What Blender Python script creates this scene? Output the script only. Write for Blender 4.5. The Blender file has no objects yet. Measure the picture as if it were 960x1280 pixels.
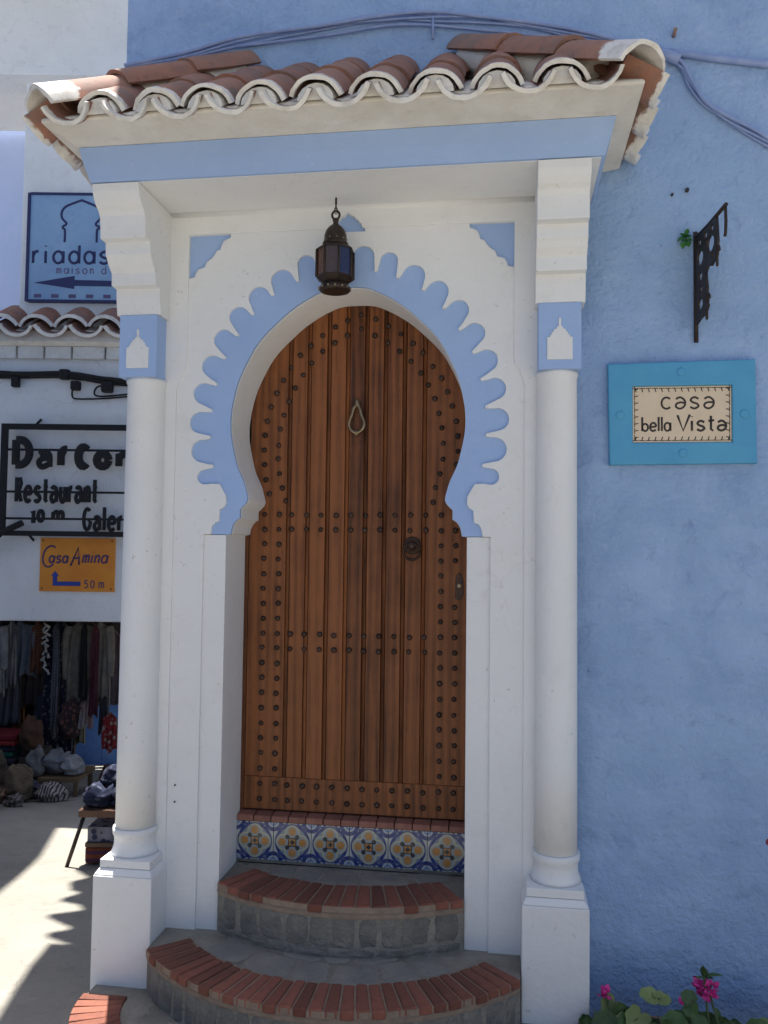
import bpy, bmesh, math, random
from mathutils import Vector, Matrix, noise as mnoise
random.seed(7)
R = math.radians
S = bpy.context.scene
COL = S.collection

# ------------------------------------------------------------------ camera
cam_d = bpy.data.cameras.new('camera')
cam = bpy.data.objects.new('camera', cam_d)
COL.objects.link(cam)
S.camera = cam
RM = ((0.98982845, 0.00501008, -0.14217782), (0.14176168, 0.04934562, 0.98867014), (0.01196916, -0.9987692, 0.04813346))
cx_, cy_, cz_ = [Vector((r[0], r[1], r[2])) for r in RM]
CAM = Vector((0.62, -3.29, 1.66))
# columns of the camera matrix in world space: right, up, back
right = Vector((RM[0][0], RM[1][0], RM[2][0]))
up = -Vector((RM[0][1], RM[1][1], RM[2][1]))
back = -Vector((RM[0][2], RM[1][2], RM[2][2]))
m = Matrix.Identity(4)
for i in range(3):
    m[i][0], m[i][1], m[i][2], m[i][3] = right[i], up[i], back[i], CAM[i]
cam.matrix_world = m
cam_d.sensor_fit = 'VERTICAL'
cam_d.sensor_height = 24.0
cam_d.lens = 24.0 * 1050 / 1280
cam_d.clip_start = 0.05
cam_d.clip_end = 500

# ------------------------------------------------------------------ light
SUN_EL, SUN_AZ = R(77), R(-23)          # azimuth from +Y, negative = towards -X
W = bpy.data.worlds.new('World')
S.world = W
W.use_nodes = True
nt = W.node_tree
bg = nt.nodes['Background']
sky = nt.nodes.new('ShaderNodeTexSky')
sky.sky_type = 'NISHITA'
sky.sun_disc = False
sky.sun_elevation = SUN_EL
sky.sun_rotation = SUN_AZ
sky.air_density = 0.8
sky.dust_density = 3.0
sky.ozone_density = 0.6
nt.links.new(sky.outputs[0], bg.inputs[0])
bg.inputs[1].default_value = 0.075
sl = bpy.data.lights.new('sun', 'SUN')
sl.energy = 5.0
sl.angle = R(0.5)
sl.color = (1.0, 0.965, 0.91)
sun = bpy.data.objects.new('sun', sl)
COL.objects.link(sun)
sd = Vector((math.sin(SUN_AZ) * math.cos(SUN_EL), math.cos(SUN_AZ) * math.cos(SUN_EL), math.sin(SUN_EL)))
sun.rotation_euler = sd.to_track_quat('Z', 'Y').to_euler()
sun.location = sd * 30
S.view_settings.view_transform = 'Standard'
S.view_settings.look = 'None'
S.view_settings.gamma = 1.0
S.view_settings.exposure = 1.33

# ------------------------------------------------------------------ helpers
class MB:
    def __init__(s):
        s.v, s.f, s.sm = [], [], []
    def add(s, vs, fs, smooth=False):
        b = len(s.v)
        s.v += [tuple(p) for p in vs]
        s.f += [tuple(b + i for i in f) for f in fs]
        s.sm += [smooth] * len(fs)
        return s
    def box(s, x0, x1, y0, y1, z0, z1):
        vs = [(x, y, z) for z in (z0, z1) for y in (y0, y1) for x in (x0, x1)]
        return s.add(vs, [(0, 2, 3, 1), (4, 5, 7, 6), (0, 1, 5, 4), (2, 6, 7, 3), (0, 4, 6, 2), (1, 3, 7, 5)])
    def prism(s, poly, a0, a1, axis='y', smooth=False):
        # poly in the plane normal to axis
        n = len(poly)
        if axis == 'y':
            mk = lambda p, a: (p[0], a, p[1])
        elif axis == 'x':
            mk = lambda p, a: (a, p[0], p[1])
        else:
            mk = lambda p, a: (p[0], p[1], a)
        ar = sum(poly[i][0] * poly[(i + 1) % n][1] - poly[(i + 1) % n][0] * poly[i][1] for i in range(n))
        if (ar < 0) != (axis == 'y'):
            poly = poly[::-1]
        vs = [mk(p, a0) for p in poly] + [mk(p, a1) for p in poly]
        fs = [tuple(range(n))[::-1], tuple(range(n, 2 * n))]
        s.add(vs, fs)
        b = len(s.v) - 2 * n
        for i in range(n):
            j = (i + 1) % n
            s.f.append((b + i, b + j, b + n + j, b + n + i)); s.sm.append(smooth)
        return s
    def tube(s, pts, r, n=8, cap=True, flat=None):
        pts = [Vector(p) for p in pts]
        rs = r if isinstance(r, (list, tuple)) else [r] * len(pts)
        vs, fs = [], []
        prev = None
        for i, p in enumerate(pts):
            t = (pts[min(i + 1, len(pts) - 1)] - pts[max(i - 1, 0)])
            if t.length < 1e-9: t = Vector((0, 0, 1))
            t.normalize()
            if prev is None:
                a = Vector((0, 1, 0)) if abs(t.y) < .9 else Vector((1, 0, 0))
                u = t.cross(a).normalized()
            else:
                u = (prev - t * prev.dot(t))
                u = u.normalized() if u.length > 1e-6 else prev
            prev = u
            w = t.cross(u)
            for k in range(n):
                a = 2 * math.pi * k / n
                q = p + (u * math.cos(a) + w * math.sin(a)) * rs[i]
                if flat is not None: q.y = p.y + (q.y - p.y) * flat
                vs.append(q)
        for i in range(len(pts) - 1):
            for k in range(n):
                k2 = (k + 1) % n
                fs.append((i * n + k, i * n + k2, (i + 1) * n + k2, (i + 1) * n + k))
        s.add(vs, fs, True)
        if cap:
            b = len(s.v) - len(vs)
            s.f.append(tuple(b + k for k in range(n))[::-1]); s.sm.append(False)
            e = b + (len(pts) - 1) * n
            s.f.append(tuple(e + k for k in range(n))); s.sm.append(False)
        return s
    def lathe(s, prof, c, n=32, smooth=True, ph=0.0, sq=None):
        vs, fs = [], []
        for r, z in prof:
            for k in range(n):
                a = 2 * math.pi * k / n + ph
                vs.append((c[0] + r * math.cos(a), c[1] + r * math.sin(a), z))
        for i in range(len(prof) - 1):
            for k in range(n):
                k2 = (k + 1) % n
                fs.append((i * n + k, i * n + k2, (i + 1) * n + k2, (i + 1) * n + k))
        s.add(vs, fs, smooth)
        b = len(s.v) - len(vs)
        s.f.append(tuple(b + k for k in range(n))[::-1]); s.sm.append(False)
        e = b + (len(prof) - 1) * n
        s.f.append(tuple(e + k for k in range(n))); s.sm.append(False)
        return s
    def grid(s, fn, nu, nv, smooth=True):
        vs = [fn(u / nu, v / nv) for v in range(nv + 1) for u in range(nu + 1)]
        fs = [(v * (nu + 1) + u, v * (nu + 1) + u + 1, (v + 1) * (nu + 1) + u + 1, (v + 1) * (nu + 1) + u) for v in range(nv) for u in range(nu)]
        return s.add(vs, fs, smooth)
    def mesh(s, name, mt=None):
        me = bpy.data.meshes.new(name)
        me.from_pydata(s.v, [], s.f)
        me.polygons.foreach_set('use_smooth', s.sm)
        if mt: me.materials.append(mt)
        me.update()
        return me

def wloc(o):
    v = Vector(o.location)
    while o.parent:
        o = o.parent
        v = v + Vector(o.location)
    return v

def put(o, loc, parent=None):
    COL.objects.link(o)
    if parent:
        o.parent = parent
        o.location = Vector(loc) - wloc(parent)
    else:
        o.location = loc
    return o

def tag(o, label=None, cat=None, group=None, kind=None):
    if label: o['label'] = label
    if cat: o['category'] = cat
    if group: o['group'] = group
    if kind: o['kind'] = kind
    return o

def link_mesh(name, me, parent=None, bevel=0, seg=2):
    xs = [v.co for v in me.vertices]
    lo = Vector([min(c[i] for c in xs) for i in range(3)])
    hi = Vector([max(c[i] for c in xs) for i in range(3)])
    base = Vector(((lo.x + hi.x) / 2, (lo.y + hi.y) / 2, lo.z))
    me.transform(Matrix.Translation(-base))
    o = bpy.data.objects.new(name, me)
    put(o, base, parent)
    if bevel:
        b = o.modifiers.new('bevel', 'BEVEL')
        b.width = bevel; b.segments = seg; b.limit_method = 'ANGLE'; b.angle_limit = R(40)
        b.harden_normals = True
    return o

def obj(name, mb, mt, parent=None, bevel=0, seg=2):
    return link_mesh(name, mb.mesh(name, mt), parent, bevel, seg)

def thing(name, loc, label, cat, group=None):
    o = bpy.data.objects.new(name, None)
    o.empty_display_size = .1
    put(o, loc)
    return tag(o, label, cat, group)

def inst(name, me, mat4, parent):
    """a copy of a piece that shares its mesh"""
    o = bpy.data.objects.new(name, me)
    COL.objects.link(o)
    M = mat4.copy()
    if parent:
        o.parent = parent
        M.translation = M.translation - wloc(parent)
    o.matrix_local = M
    return o

def plate(name, outer, holes, y0, y1, mt, parent=None, bevel=0.0):
    """a flat plate in the XZ plane with holes; front at y0, back at y1"""
    cu = bpy.data.curves.new(name, 'CURVE')
    cu.dimensions = '2D'
    cu.fill_mode = 'BOTH'
    for poly in [outer] + list(holes):
        sp = cu.splines.new('POLY')
        sp.points.add(len(poly) - 1)
        for i, p in enumerate(poly):
            sp.points[i].co = (p[0], p[1], 0, 1)
        sp.use_cyclic_u = True
    cu.extrude = (y1 - y0) / 2 - bevel
    if bevel:
        cu.bevel_depth = bevel; cu.bevel_resolution = 2; cu.offset = -bevel
    t = bpy.data.objects.new(name, cu)
    COL.objects.link(t)
    dg = bpy.context.evaluated_depsgraph_get()
    me = bpy.data.meshes.new_from_object(t.evaluated_get(dg))
    bpy.data.objects.remove(t); bpy.data.curves.remove(cu)
    me.name = name
    for v in me.vertices:
        x, y, z = v.co
        v.co = (x, (y0 + y1) / 2 - z, y)
    me.materials.clear(); me.materials.append(mt)
    for p in me.polygons: p.use_smooth = False
    return link_mesh(name, me, parent)

def text_mesh(name, body, size, ext, x, y, z, mt, parent, sx=1.0, bold=0.0, space=1.0, M=None):
    cu = bpy.data.curves.new(name, 'FONT')
    cu.body = body; cu.size = size; cu.extrude = ext; cu.offset = bold; cu.space_character = space
    t = bpy.data.objects.new(name, cu)
    COL.objects.link(t)
    dg = bpy.context.evaluated_depsgraph_get()
    me = bpy.data.meshes.new_from_object(t.evaluated_get(dg))
    bpy.data.objects.remove(t); bpy.data.curves.remove(cu)
    for v in me.vertices:
        a, b, c = v.co
        q = (x + a * sx, y - c, z + b)
        v.co = M(q) if M else q
    me.materials.clear(); me.materials.append(mt)
    return link_mesh(name, me, parent)

def smooth_path(pts, n=6):
    if len(pts) < 3: return pts
    out = []
    P = [pts[0]] + list(pts) + [pts[-1]]
    for i in range(1, len(P) - 2):
        p0, p1, p2, p3 = [Vector(q) for q in P[i - 1:i + 3]]
        for k in range(n):
            t = k / n
            out.append(tuple(.5 * ((2 * p1) + (p2 - p0) * t + (2 * p0 - 5 * p1 + 4 * p2 - p3) * t * t + (-p0 + 3 * p1 - 3 * p2 + p3) * t ** 3)))
    out.append(tuple(pts[-1]))
    return out

def earc(cx, cy, rx, ry, a0, a1, n=14):
    return [(cx + rx * math.cos(R(a0 + (a1 - a0) * i / n)), cy + ry * math.sin(R(a0 + (a1 - a0) * i / n))) for i in range(n + 1)]

GL = {  # hand lettering as strokes: x-height 1
 'c': ([earc(.45, .5, .42, .5, 45, 315)], .95),
 'o': ([earc(.45, .5, .43, .5, 0, 360)], 1.05),
 'a': ([earc(.42, .5, .4, .5, 0, 360), [(.84, 1), (.84, 0)]], 1.05),
 'q': ([smooth_path([(.08, .85), (.45, 1.0), (.82, .7), (.8, .25), (.45, 0), (.1, .14), (.12, .42), (.45, .55), (.82, .5)])], 1.0),
 's': ([smooth_path([(.75, .85), (.4, 1), (.1, .78), (.25, .56), (.6, .43), (.75, .2), (.42, 0), (.05, .14)])], .95),
 'b': ([[(.06, 1.7), (.06, 0)], earc(.46, .45, .4, .45, 0, 360)], 1.0),
 'e': ([smooth_path([(.08, .5), (.82, .56), (.72, .9), (.42, 1), (.1, .75), (.06, .3), (.38, 0), (.82, .15)])], 1.0),
 'l': ([[(.1, 1.7), (.1, 0)]], .32),
 'V': ([[(0, 1.6), (.55, 0), (1.2, 1.65)]], 1.1),
 'i': ([[(.1, 1), (.1, 0)], [(.1, 1.4), (.11, 1.46)]], .35),
 't': ([[(.25, 1.5), (.25, .12), (.48, 0)], [(0, 1), (.55, 1.05)]], .65),
 'C': ([earc(.6, .85, .6, .9, 55, 315)], 1.15),
 'A': ([[(0, -.2), (.62, 1.7), (.95, -.1)], [(.15, .55), (.95, .62)]], 1.15),
 'm': ([[(.05, 0), (.05, 1)], smooth_path([(.05, .7), (.28, 1), (.45, .8), (.45, 0)]), smooth_path([(.45, .7), (.68, 1), (.86, .8), (.86, 0)])], 1.05),
 'n': ([[(.05, 0), (.05, 1)], smooth_path([(.05, .7), (.35, 1), (.6, .8), (.6, 0)])], .8),
 'r': ([[(.06, 0), (.06, 1)], smooth_path([(.06, .6), (.25, .95), (.5, .97)])], .62),
 'd': ([earc(.42, .5, .4, .5, 0, 360), [(.84, 1.5), (.84, 0)]], 1.05),
 '5': ([smooth_path([(.7, 1.5), (.15, 1.5), (.1, .88), (.45, .98), (.75, .5), (.45, 0), (.05, .1)])], .95),
 '0': ([earc(.4, .75, .36, .75, 0, 360)], .95),
 ' ': ([], .6)}

GL.update({
 'D': ([[(.1, 0), (.1, 1.5)] , [(.1, 1.5)] + earc(.35, .75, .55, .75, 85, -85) + [(.1, 0)]], 1.0),
 'R': ([[(.1, 0), (.1, 1.6), (.55, 1.55), (.7, 1.2), (.5, .85), (.1, .8)], [(.35, .82), (.75, 0)]], .9),
 'u': ([smooth_path([(.08, 1), (.08, .3), (.35, 0), (.65, .25), (.68, 1)]), [(.68, .5), (.70, 0)]], .85),
 'G': ([earc(.5, .8, .45, .78, 50, 350), [(.95, .75), (.55, .75)]], 1.05),
 '1': ([[(.05, 1.15), (.35, 1.5), (.35, 0)], [(.05, 0), (.65, 0)]], .75),
 'ad': ([smooth_path([(.1, .85), (.4, 1), (.74, .8), (.78, 0)]), smooth_path([(.76, .55), (.35, .58), (.08, .3), (.3, 0), (.76, .2)])], .95)})

def strokes(mb, s, x, z, h, wd, y, th, slant=0.0, space=.12, hx=1.0, M=None):
    """lettering as raised strokes on a plane y=const (front towards -y)"""
    for ch in s:
        polys, adv = GL[ch]
        for pl in polys:
            pts = [(x + (px * hx + pz * slant) * h, y, z + pz * h) for px, pz in pl]
            k0 = len(mb.v)
            mb.tube(pts, wd / 2, 6, flat=th / (wd / 2))
            if M:
                for i in range(k0, len(mb.v)): mb.v[i] = M(mb.v[i])
        x += (adv * hx + space) * h
    return x

# ------------------------------------------------------------------ materials
def new_mat(name):
    mt = bpy.data.materials.new(name)
    mt.use_nodes = True
    t = mt.node_tree
    b = t.nodes['Principled BSDF']
    return mt, t, b

def N(t, typ, **kw):
    n = t.nodes.new(typ)
    for k, v in kw.items(): setattr(n, k, v)
    return n

def noise(t, vec, scale, detail=4, rough=.55, dist=0):
    n = N(t, 'ShaderNodeTexNoise')
    n.inputs['Scale'].default_value = scale
    n.inputs['Detail'].default_value = detail
    n.inputs['Roughness'].default_value = rough
    n.inputs['Distortion'].default_value = dist
    if vec is not None: t.links.new(vec, n.inputs['Vector'])
    return n

def ramp(t, fac, stops):
    n = N(t, 'ShaderNodeValToRGB')
    e = n.color_ramp.elements
    while len(e) < len(stops): e.new(.5)
    for i, (p, c) in enumerate(stops):
        e[i].position = p
        e[i].color = (c, c, c, 1) if isinstance(c, (int, float)) else (*c, 1)
    t.links.new(fac, n.inputs[0])
    return n

def mixc(t, fac, a, b, typ='MIX'):
    n = N(t, 'ShaderNodeMix', data_type='RGBA', blend_type=typ)
    for s, v in ((0, fac), (6, a), (7, b)):
        if hasattr(v, 'is_linked') or hasattr(v, 'links'):
            t.links.new(v, n.inputs[s])
        elif s == 0: n.inputs[s].default_value = v
        else: n.inputs[s].default_value = (*v, 1)
    return n.outputs[2]

def bump(t, b, h, strength, dist=.01):
    n = N(t, 'ShaderNodeBump')
    n.inputs['Strength'].default_value = strength
    n.inputs['Distance'].default_value = dist
    t.links.new(h, n.inputs['Height'])
    t.links.new(n.outputs[0], b.inputs['Normal'])

def world_pos(t):
    return N(t, 'ShaderNodeNewGeometry').outputs['Position']

def plaster(name, c1, c2, scale=2.5, fine=60, bs=.25, dist=.006, rough=.85, dirt=None, dirt_amt=.5, brush=None, crack=0.0, patch=None, fleck=None):
    """limewash or painted render: mottled in two tones, with worn patches, flecks, hairline cracks and a fine relief"""
    mt, t, b = new_mat(name)
    P = world_pos(t)
    n1 = noise(t, P, scale, 6, .62, .3)
    col = mixc(t, ramp(t, n1.outputs[0], [(.33, 0.), (.68, 1.)]).outputs[0], c1, c2)
    if patch:
        np_ = noise(t, P, .9, 7, .7, 1.2)
        col = mixc(t, ramp(t, np_.outputs[0], [(.47, 0.), (.60, .75)]).outputs[0], col, patch)
    if brush:
        mp = N(t, 'ShaderNodeMapping'); mp.inputs['Scale'].default_value = (7, 7, 16)
        mp.inputs['Rotation'].default_value = (0, R(18), 0)
        t.links.new(P, mp.inputs[0])
        nb = noise(t, mp.outputs[0], 1.1, 7, .72, 1.3)
        col = mixc(t, ramp(t, nb.outputs[0], [(.50, 0.), (.75, .5)]).outputs[0], col, brush)
    if dirt:
        n2 = noise(t, P, 9, 5, .7, .6)
        col = mixc(t, ramp(t, n2.outputs[0], [(.56, 0.), (.8, dirt_amt)]).outputs[0], col, dirt)
    if fleck:
        nf = noise(t, P, 42, 3, .6)
        nm = noise(t, P, 2.2, 3, .6)
        mm = N(t, 'ShaderNodeMath', operation='MULTIPLY')
        t.links.new(ramp(t, nf.outputs[0], [(.66, 0.), (.72, 1.)]).outputs[0], mm.inputs[0])
        t.links.new(ramp(t, nm.outputs[0], [(.45, 0.), (.62, .8)]).outputs[0], mm.inputs[1])
        col = mixc(t, mm.outputs[0], col, fleck)
    if crack:
        wv = N(t, 'ShaderNodeVectorMath', operation='MULTIPLY_ADD')
        nd = noise(t, P, 3, 4, .6)
        t.links.new(nd.outputs['Color'], wv.inputs[0]); wv.inputs[1].default_value = (.5, .5, .5); t.links.new(P, wv.inputs[2])
        vo = N(t, 'ShaderNodeTexVoronoi', feature='DISTANCE_TO_EDGE'); vo.inputs['Scale'].default_value = 1.1
        t.links.new(wv.outputs[0], vo.inputs['Vector'])
        ng = noise(t, P, 1.7, 3, .5)
        mm = N(t, 'ShaderNodeMath', operation='MULTIPLY')
        t.links.new(ramp(t, vo.outputs['Distance'], [(.0, 1.), (.006, 0.)]).outputs[0], mm.inputs[0])
        t.links.new(ramp(t, ng.outputs[0], [(.52, 0.), (.62, crack)]).outputs[0], mm.inputs[1])
        col = mixc(t, mm.outputs[0], col, [x * .45 for x in c1])
    t.links.new(col, b.inputs['Base Color'])
    b.inputs['Roughness'].default_value = rough
    n3 = noise(t, P, fine, 5, .6)
    n4 = noise(t, P, fine * .16, 4, .55)
    ad = N(t, 'ShaderNodeMath', operation='MULTIPLY_ADD')
    t.links.new(n4.outputs[0], ad.inputs[0]); ad.inputs[1].default_value = 2.0
    t.links.new(n3.outputs[0], ad.inputs[2])
    bump(t, b, ad.outputs[0], bs, dist)
    return mt

def simple(name, c, rough=.6, c2=None, scale=30, metallic=0, bs=0, rnd=0, coord='obj'):
    mt, t, b = new_mat(name)
    P = N(t, 'ShaderNodeTexCoord').outputs['Object'] if coord == 'obj' else world_pos(t)
    n1 = noise(t, P, scale, 5, .6)
    col = mixc(t, ramp(t, n1.outputs[0], [(.35, 0.), (.7, 1.)]).outputs[0], c, c2 or [x * .75 for x in c])
    if rnd:
        oi = N(t, 'ShaderNodeObjectInfo')
        hs = N(t, 'ShaderNodeHueSaturation')
        mr = N(t, 'ShaderNodeMapRange')
        t.links.new(oi.outputs['Random'], mr.inputs[0])
        mr.inputs[3].default_value = 1 - rnd; mr.inputs[4].default_value = 1 + rnd
        t.links.new(mr.outputs[0], hs.inputs['Value'])
        t.links.new(col, hs.inputs['Color'])
        col = hs.outputs[0]
    t.links.new(col, b.inputs['Base Color'])
    b.inputs['Roughness'].default_value = rough
    b.inputs['Metallic'].default_value = metallic
    if bs: bump(t, b, n1.outputs[0], bs, .004)
    return mt

def wood_mat(name, dark, light, rough=.45):
    mt, t, b = new_mat(name)
    tc = N(t, 'ShaderNodeTexCoord').outputs['Object']
    oi = N(t, 'ShaderNodeObjectInfo').outputs['Random']
    cb = N(t, 'ShaderNodeCombineXYZ')
    mu = N(t, 'ShaderNodeMath', operation='MULTIPLY'); mu.inputs[1].default_value = 37.0
    t.links.new(oi, mu.inputs[0])
    t.links.new(mu.outputs[0], cb.inputs[0]); t.links.new(mu.outputs[0], cb.inputs[2])
    va = N(t, 'ShaderNodeVectorMath', operation='ADD')
    t.links.new(tc, va.inputs[0]); t.links.new(cb.outputs[0], va.inputs[1])
    mp = N(t, 'ShaderNodeMapping'); mp.inputs['Scale'].default_value = (11, 11, .8)
    t.links.new(va.outputs[0], mp.inputs[0])
    wv = N(t, 'ShaderNodeTexWave', wave_type='RINGS', rings_direction='Z')
    wv.inputs['Scale'].default_value = .8; wv.inputs['Distortion'].default_value = 6
    wv.inputs['Detail'].default_value = 3; wv.inputs['Detail Scale'].default_value = 1.3
    t.links.new(mp.outputs[0], wv.inputs[0])
    mp2 = N(t, 'ShaderNodeMapping'); mp2.inputs['Scale'].default_value = (90, 90, 3)
    t.links.new(va.outputs[0], mp2.inputs[0])
    n2 = noise(t, mp2.outputs[0], 1.0, 6, .7)
    n3 = noise(t, va.outputs[0], 3.0, 5, .7)
    f = N(t, 'ShaderNodeMath', operation='MULTIPLY_ADD'); f.inputs[1].default_value = .28
    t.links.new(wv.outputs[0], f.inputs[0]); t.links.new(n2.outputs[0], f.inputs[2])
    f2 = N(t, 'ShaderNodeMath', operation='ADD')
    t.links.new(f.outputs[0], f2.inputs[0]); t.links.new(n3.outputs[0], f2.inputs[1])
    f3 = N(t, 'ShaderNodeMath', operation='MULTIPLY_ADD'); f3.inputs[1].default_value = .45
    t.links.new(oi, f3.inputs[0]); t.links.new(f2.outputs[0], f3.inputs[2])
    rr = ramp(t, f3.outputs[0], [(.85, dark), (1.65, light)])
    mr = N(t, 'ShaderNodeMapRange'); mr.inputs[1].default_value = .85; mr.inputs[2].default_value = 1.6
    t.links.new(f3.outputs[0], mr.inputs[0])
    rr = ramp(t, mr.outputs[0], [(0., dark), (1., light)])
    t.links.new(rr.outputs[0], b.inputs['Base Color'])
    b.inputs['Roughness'].default_value = rough
    b.inputs['Specular IOR Level'].default_value = .3
    bump(t, b, f.outputs[0], .25, .002)
    return mt

WHITE = plaster('white_limewash', (.77, .778, .778), (.71, .717, .717), 1.6, 38, .4, .006, .8, (.56, .55, .52), .3, crack=.14, patch=(.73, .735, .73), fleck=(.5, .47, .42))
WHITE_ROUGH = plaster('white_wall_rough', (.75, .745, .72), (.67, .665, .64), 1.1, 30, .5, .01, .9, (.42, .40, .37), .45, crack=.7, fleck=(.35, .33, .3))
TRIM_BLUE = plaster('trim_blue', (.34, .475, .74), (.31, .44, .71), 3, 45, .4, .005, .8, (.40, .53, .78), .5, patch=(.325, .46, .70), fleck=(.45, .56, .78))
WALL_BLUE = plaster('wall_blue', (.24, .37, .60), (.345, .485, .73), 3.6, 48, 1.0, .011, .9, (.18, .275, .49), .9, brush=(.40, .53, .75), patch=(.30, .45, .68), fleck=(.13, .19, .36))
PALE_BLUE = plaster('pale_blue_wall', (.55, .63, .86), (.48, .58, .82), 1.2, 20, .4, .01, .9)
MORTAR = plaster('eave_mortar', (.78, .75, .68), (.66, .62, .54), 6, 60, .5, .006, .9, (.42, .36, .28), .5)
CONCRETE = plaster('step_concrete', (.31, .288, .24), (.165, .158, .137), 7, 55, 1.0, .012, .85, (.34, .30, .24), .6)
STONE = plaster('riser_stone', (.125, .125, .118), (.26, .243, .205), 7, 55, 1.0, .012, .8, (.37, .34, .28), .9)
FLAG = plaster('tread_slate', (.18, .18, .172), (.29, .272, .23), 7, 55, .9, .010, .75, (.11, .112, .115), .7)
BRICK = simple('red_brick', (.245, .085, .052), .9, (.15, .057, .04), 26, 0, .9, .3)
JOINT = simple('brick_joint_mortar', (.30, .225, .165), .9, (.20, .15, .11), 30, 0, .4)
SILL = simple('sill_brick', (.30, .13, .09), .7, (.22, .09, .065), 22, 0, .4, .12)
WOOD = wood_mat('door_wood', (.042, .012, .0045), (.245, .085, .027), .5)
IRON = simple('dark_iron', (.035, .026, .022), .45, (.06, .04, .03), 40, .6, .3)
STUD = simple('stud_iron', (.04, .027, .022), .5, (.085, .045, .03), 60, .5, 0, .35)
BRONZE = simple('aged_brass', (.33, .26, .17), .4, (.20, .15, .09), 50, .8)
CANDLE = simple('candle_wax', (.7, .6, .42), .6)
TURQ = plaster('sign_turquoise', (.065, .30, .52), (.085, .35, .56), 6, 40, .4, .003, .45)
PLAQUE = simple('plaque_cream', (.72, .58, .42), .5, (.66, .52, .36), 12)
INK = simple('black_brown_paint', (.03, .022, .02), .5)
CABLE = simple('painted_cable', (.22, .30, .54), .6, (.30, .38, .6), 18)
BLACK = simple('black_paint', (.009, .009, .010), .85)
STREET = plaster('street_cement', (.30, .28, .24), (.23, .215, .18), 1.3, 26, 1.0, .016, .9, (.15, .14, .12), .7, crack=.9, patch=(.25, .235, .2), fleck=(.1, .095, .085))
LEAF = simple('geranium_leaf', (.065, .125, .032), .55, (.032, .068, .02), 55, 0, .2, .3)
LEAF2 = simple('pale_leaf', (.19, .22, .075), .5, (.16, .22, .06), 40, 0, .2, .2)
STEM = simple('plant_stem', (.09, .13, .04), .6)
PINK = simple('pink_petal', (.62, .035, .27), .6, (.42, .02, .17), 30, 0, 0, .12)
TERRA = simple('terracotta', (.36, .15, .09), .8, (.25, .10, .065), 14, 0, .4, .2)

def tile_mat(name, edge):
    """fired clay, whitewashed over the first few centimetres where it meets the eave"""
    mt, t, b = new_mat(name)
    tc = N(t, 'ShaderNodeTexCoord').outputs['Object']
    P = world_pos(t)
    n1 = noise(t, P, 12, 5, .65)
    oi = N(t, 'ShaderNodeObjectInfo').outputs['Random']
    base = mixc(t, ramp(t, n1.outputs[0], [(.35, 0.), (.7, 1.)]).outputs[0], (.34, .15, .095), (.20, .10, .075))
    base = mixc(t, ramp(t, oi, [(0., 0.), (1., .45)]).outputs[0], base, (.40, .23, .16))
    n5 = noise(t, P, 5, 5, .7)
    base = mixc(t, ramp(t, n5.outputs[0], [(.48, 0.), (.68, .75)]).outputs[0], base, (.17, .145, .13))
    n6 = noise(t, P, 34, 4, .7)
    base = mixc(t, ramp(t, n6.outputs[0], [(.58, 0.), (.72, .55)]).outputs[0], base, (.07, .06, .055))
    if edge:
        sx = N(t, 'ShaderNodeSeparateXYZ'); t.links.new(tc, sx.inputs[0])
        n2 = noise(t, P, 22, 4, .6)
        ma = N(t, 'ShaderNodeMath', operation='MULTIPLY_ADD'); ma.inputs[1].default_value = -.09
        t.links.new(n2.outputs[0], ma.inputs[0]); t.links.new(sx.outputs[1], ma.inputs[2])
        f = ramp(t, ma.outputs[0], [(0., 1.), (.012, 0.)])
        mr = N(t, 'ShaderNodeMapRange'); mr.inputs[1].default_value = edge - .06; mr.inputs[2].default_value = edge - .045
        mr.inputs[3].default_value = 1; mr.inputs[4].default_value = 0
        t.links.new(ma.outputs[0], mr.inputs[0])
        wn = noise(t, P, 16, 5, .7)
        wc = mixc(t, ramp(t, wn.outputs[0], [(.45, 0.), (.75, .8)]).outputs[0], (.74, .715, .66), (.44, .39, .33))
        base = mixc(t, mr.outputs[0], base, wc)
    t.links.new(base, b.inputs['Base Color'])
    b.inputs['Roughness'].default_value = .85
    bump(t, b, n1.outputs[0], .5, .004)
    return mt
TILE_E = tile_mat('roof_tile_whitened_end', .045)
TILE_H = tile_mat('hip_tile_whitened_end', .12)
TILE = tile_mat('roof_tile_clay', 0)

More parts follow.
